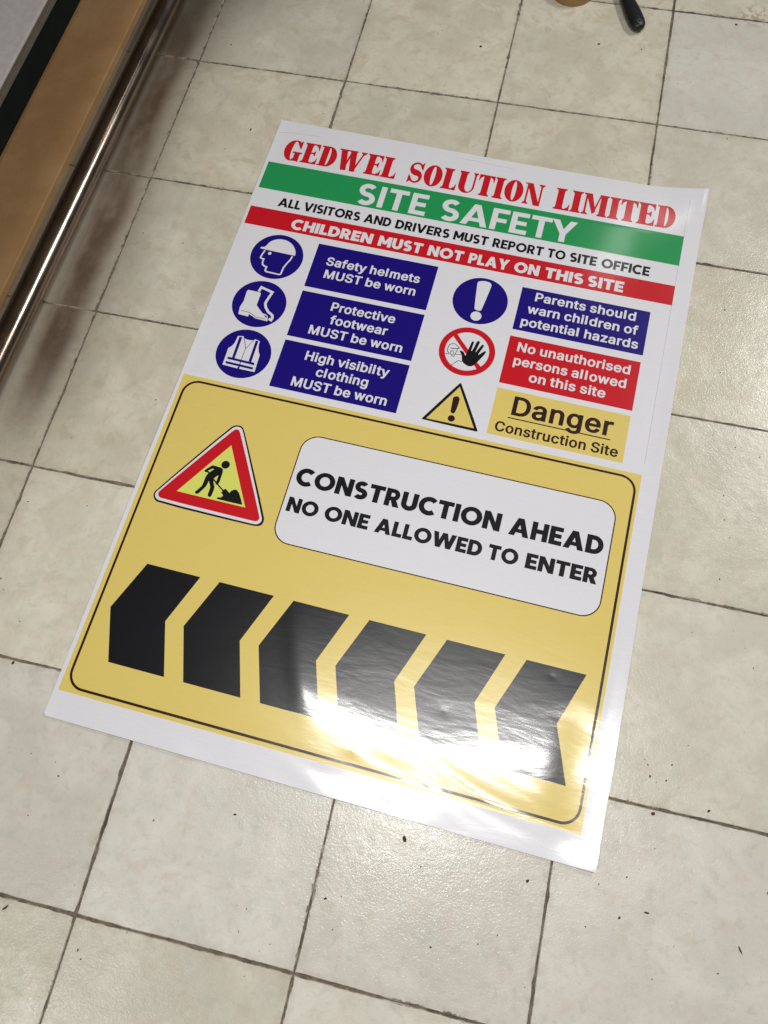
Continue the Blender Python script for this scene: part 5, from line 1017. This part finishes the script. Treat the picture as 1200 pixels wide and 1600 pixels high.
PART_LABELS = {
    'green_band': 'green band headed SITE SAFETY', 'red_band': 'red band with white capital lettering',
    'company_name': 'red slab serif company name', 'yellow_panel': 'large yellow panel with dark border line',
    'helmet_panel': 'blue panel about safety helmets', 'footwear_panel': 'blue panel about protective footwear',
    'clothing_panel': 'blue panel about high visibility clothing', 'parents_panel': 'blue panel addressed to parents',
    'unauthorised_panel': 'red panel about unauthorised persons', 'danger_panel': 'yellow panel reading Danger',
    'helmet_pictogram': 'blue disc with helmeted head', 'footwear_pictogram': 'blue disc with white boots',
    'clothing_pictogram': 'blue disc with white vest', 'exclamation_pictogram': 'blue disc with white exclamation mark',
    'no_entry_pictogram': 'red prohibition ring with black hand', 'warning_triangle': 'yellow warning triangle with exclamation mark',
    'road_works_sign': 'red bordered triangle with digging worker', 'notice_panel': 'white rounded panel with black capitals',
    'chevron': 'black chevron pointing left', 'visitor_notice': 'black capitals about visitors and drivers',
    'trim_line': 'thin grey trim line',
}
build_poster()

# ------------------------------------------------------------------ things at the far edge
def build_tape_roll():
    cx, cy, R, r, h = .7655, .352, .049, .034, .026
    m_tape = simple('tan_tape', (.34, .185, .07), .4, var=.06, vscale=60)
    m_core = simple('cardboard_core', (.40, .30, .20), .8, var=.1)
    t = tag(empty('tape_roll', (cx, cy, 0)), 'tan roll of tape lying on the tiles beyond the poster top', 'tape roll')

    def tube(name, r0, r1, z0, z1, mat):
        n = 72
        prof = [(r0, z0), (r1 - .001, z0), (r1, z0 + .001), (r1, z1 - .001), (r1 - .001, z1), (r0, z1), (r0, z0)]
        rings = [[(q * math.cos(i / n * 2 * math.pi), q * math.sin(i / n * 2 * math.pi), z) for i in range(n)] for q, z in prof]
        return from_bm(name, loft_bm(rings, cap=False), mat, t, smooth=True, auto=35)

    tube('tape_winding', r, R, 0, h, m_tape)
    tube('core', r - .003, r - .0002, .0005, h + .0008, m_core)


def build_scraper():
    """hand tool with a dark moulded handle, its end toward the poster"""
    m_h = simple('black_green_plastic', (.008, .0095, .008), .45, var=.2, vscale=50, bump=.0001, bscale=400)
    m_b = simple('brushed_steel', (.55, .55, .55), .3, 1.0, var=.08)
    end = Vector((.9235, .247, 0)); far = Vector((.855, .400, 0))
    d = (far - end); L = d.length
    ang = math.atan2(d.y, d.x)
    t = tag(empty('scraper_tool', (end.x, end.y, 0), ang), 'hand scraper with dark plastic handle and hanging hole on the far tiles', 'scraper')
    n = 32
    rings = []
    st = [(0.0, .003, .004), (.0012, .0075, .0065), (.004, .0115, .0085), (.010, .0152, .0098), (.022, .0175, .0108), (.045, .0178, .0115), (.075, .0158, .0112),
          (.105, .0128, .0102), (.130, .0115, .0095), (.145, .0110, .0090), (.147, .0095, .0075)]
    for x, w, h in st:
        rings.append([(x, w * math.cos(i / n * 2 * math.pi), .0118 + h * math.copysign(abs(math.sin(i / n * 2 * math.pi)) ** .85, math.sin(i / n * 2 * math.pi)))
                      for i in range(n)])
    hb = loft_bm(rings)
    h = from_bm('handle', hb, m_h, t, smooth=True, auto=50)
    # worn metal eyelet around the hanging hole
    m_e = simple('worn_eyelet', (.20, .21, .20), .3, .6)
    rr = []
    for a in range(25):
        th = a / 24 * 2 * math.pi
        cx, cy = .0125 + .0062 * math.cos(th), .0035 * math.sin(th)
        zt = .0118 + .0094
        rr.append([(cx + .0011 * math.cos(q) * math.cos(th), cy + .0011 * math.cos(q) * math.sin(th), zt + .0011 * math.sin(q)) for q in np.linspace(0, 2 * math.pi, 9)[:-1]])
    from_bm('eyelet', loft_bm(rr, cap=False), m_e, h, smooth=True)
    bmh = bmesh.new()
    bmesh.ops.create_cone(bmh, cap_ends=True, segments=24, radius1=.0052, radius2=.0052, depth=.002)
    for v in bmh.verts: v.co = Vector((v.co.x * 1.0 + .0125, v.co.y * .55, v.co.z + .0203))
    from_bm('hanging_hole', bmh, simple('hole_dark', (.004, .004, .004), .9), h)
    # blade
    pts = [(.140, -.010), (.165, -.012), (.215, -.035), (.235, -.036), (.235, .036), (.215, .035), (.165, .012), (.140, .010)]
    from_bm('blade', loft_bm([[(x, y, .0112) for x, y in pts], [(x, y, .0124) for x, y in pts]]), m_b, t)


build_tape_roll()
build_scraper()

# ------------------------------------------------------------------ crumbs and grit on the tiles
m_crumb = simple('dark_crumb', (.045, .032, .022), .85, var=.4, vscale=400)
m_rust = simple('reddish_crumb', (.12, .035, .018), .85, var=.3, vscale=400)


def chip_bm(x, y, L, W, ang, seed):
    r = np.random.default_rng(seed)
    n = 9
    h = min(L, W) * .45
    rings = []
    for z, k in ((.0, .92), (h * .5, 1.0), (h, .55)):
        rings.append([])
        for i in range(n):
            th = i / n * 2 * math.pi
            rad = r.uniform(.65, 1.15) * k
            px, py = L / 2 * rad * math.cos(th), W / 2 * rad * math.sin(th)
            rings[-1].append((x + px * math.cos(ang) - py * math.sin(ang), y + px * math.sin(ang) + py * math.cos(ang), z * r.uniform(.85, 1.15)))
    return loft_bm(rings)


CRUMBS = [  # x, y, length, width, angle, reddish, label
    (.519, -1.467, .0052, .0026, .2, 0, 'oval dark crumb on the pale tile below the poster foot'),
    (.226, -1.664, .0105, .0034, .9, 0, 'long dark flake on the lower left tile by the thick grout line'),
    (.100, -1.326, .0065, .0042, 1.2, 0, 'dark lump on the grout line left of the poster lower corner'),
    (.680, -1.547, .0052, .0036, .4, 0, 'round dark crumb low on the tile under the bright glare'),
    (.960, -1.459, .0052, .0042, .8, 0, 'dark crumb just left of the grout below the poster right corner'),
    (1.125, -1.328, .0062, .0050, .3, 1, 'reddish brown crumb just below the grout right of the poster corner'),
    (1.204, -1.306, .0052, .0040, .9, 1, 'small triangular reddish crumb further right along the same grout'),
    (1.131, -1.462, .0085, .0030, .1, 0, 'flat dark flake in the middle of the lower right tile'),
    (1.262, -1.480, .0125, .0026, -1.0, 0, 'thin dark splinter near the right edge of the lower right tile'),
    (1.094, -1.477, .0045, .0034, 1.0, 0, 'dark crumb close below left of the flat flake on the lower right tile'),
    (.983, -1.641, .0110, .0060, .1, 1, 'large reddish crumb on the bottom edge of the floor beside the grout'),
    (1.296, -1.398, .0065, .0050, 1.3, 1, 'reddish crumb at the right border of the floor'),
    (.596, .150, .0068, .0042, .3, 0, 'dark crumb on the tile beyond the top edge of the poster'),
    (.167, -.169, .0085, .0026, 1.4, 0, 'thin upright dark flake left of the poster top corner'),
    (.844, .202, .0062, .0042, .2, 0, 'grey brown crumb on the tile below the scraper handle'),
    (1.125, .311, .0066, .0040, -.4, 0, 'pair shaped dark crumb on the pale tile at upper right'),
    (.775, -1.443, .0100, .0058, -1.2, 0, 'dark smeared lump in the glare just below the poster foot'),
]
for i, (x, y, L, W, a, red, lab) in enumerate(CRUMBS):
    o = from_bm('floor_crumb', chip_bm(0, 0, L, W, a, 100 + i), m_rust if red else m_crumb)
    o.location = (x, y, 0)
    tag(o, lab, 'crumb', 'crumbs scattered on the floor tiles')

GRIT = [(.236, -1.474), (.401, -1.502), (.211, -1.538), (.572, -1.586), (.557, -1.585), (.182, -1.452), (.569, -1.617), (.605, -1.634), (.593, -1.669),
        (.35, -1.692), (.358, -1.702), (.702, -1.539), (.7, -1.584), (1.06, -1.44), (1.098, -1.422), (1.049, -1.499), (.93, -1.538), (.905, -1.555),
        (.806, -1.475), (1.172, -1.496), (1.234, -1.516), (.978, -1.593), (.841, -1.574), (1.105, -1.254), (1.11, -1.26), (1.145, -1.253), (1.166, -1.219),
        (1.115, -1.276), (1.139, -1.277), (1.125, -1.283), (.522, .001), (.434, -.134), (.17, -.096), (.128, -.229), (.14, .133), (.19, .122), (.056, .058),
        (-.021, -.028), (.215, .139), (.314, .241), (.306, -.098), (1.131, -.013), (.939, .311), (.871, -.13), (.935, .203), (.03, -.467), (.116, -.475),
        (.184, -.617), (.115, -.691), (.175, -.819), (.049, -.924), (.018, -1.056), (.123, -1.042), (.025, -1.197), (.037, -1.214), (1.158, -.425),
        (1.161, -.559), (1.158, -.687), (1.198, -.703), (1.24, -.713), (1.186, -.797), (1.19, -.841), (1.201, -.871), (1.191, -.946), (1.156, -1.043),
        (1.253, -1.08)]
bm = bmesh.new()
r = np.random.default_rng(5)
spots = [(x, y, r.uniform(.0012, .0029)) for x, y in GRIT]
for _ in range(25):
    spots.append((r.uniform(-.05, 1.45), r.uniform(-1.8, .42), r.uniform(.0005, .0011)))
for i, (x, y, s) in enumerate(spots):
    c = chip_bm(x, y, s * r.uniform(.9, 1.8), s * r.uniform(.6, 1.0), r.uniform(0, 3.1), 900 + i)
    me = bpy.data.meshes.new('tmp')
    c.to_mesh(me); c.free()
    bm.from_mesh(me)
    bpy.data.meshes.remove(me)
# keep the grit off the poster
g = from_bm('grit', bm, m_crumb)
tag(g, 'fine dark grit sprinkled over the floor tiles', 'grit', kind='stuff')
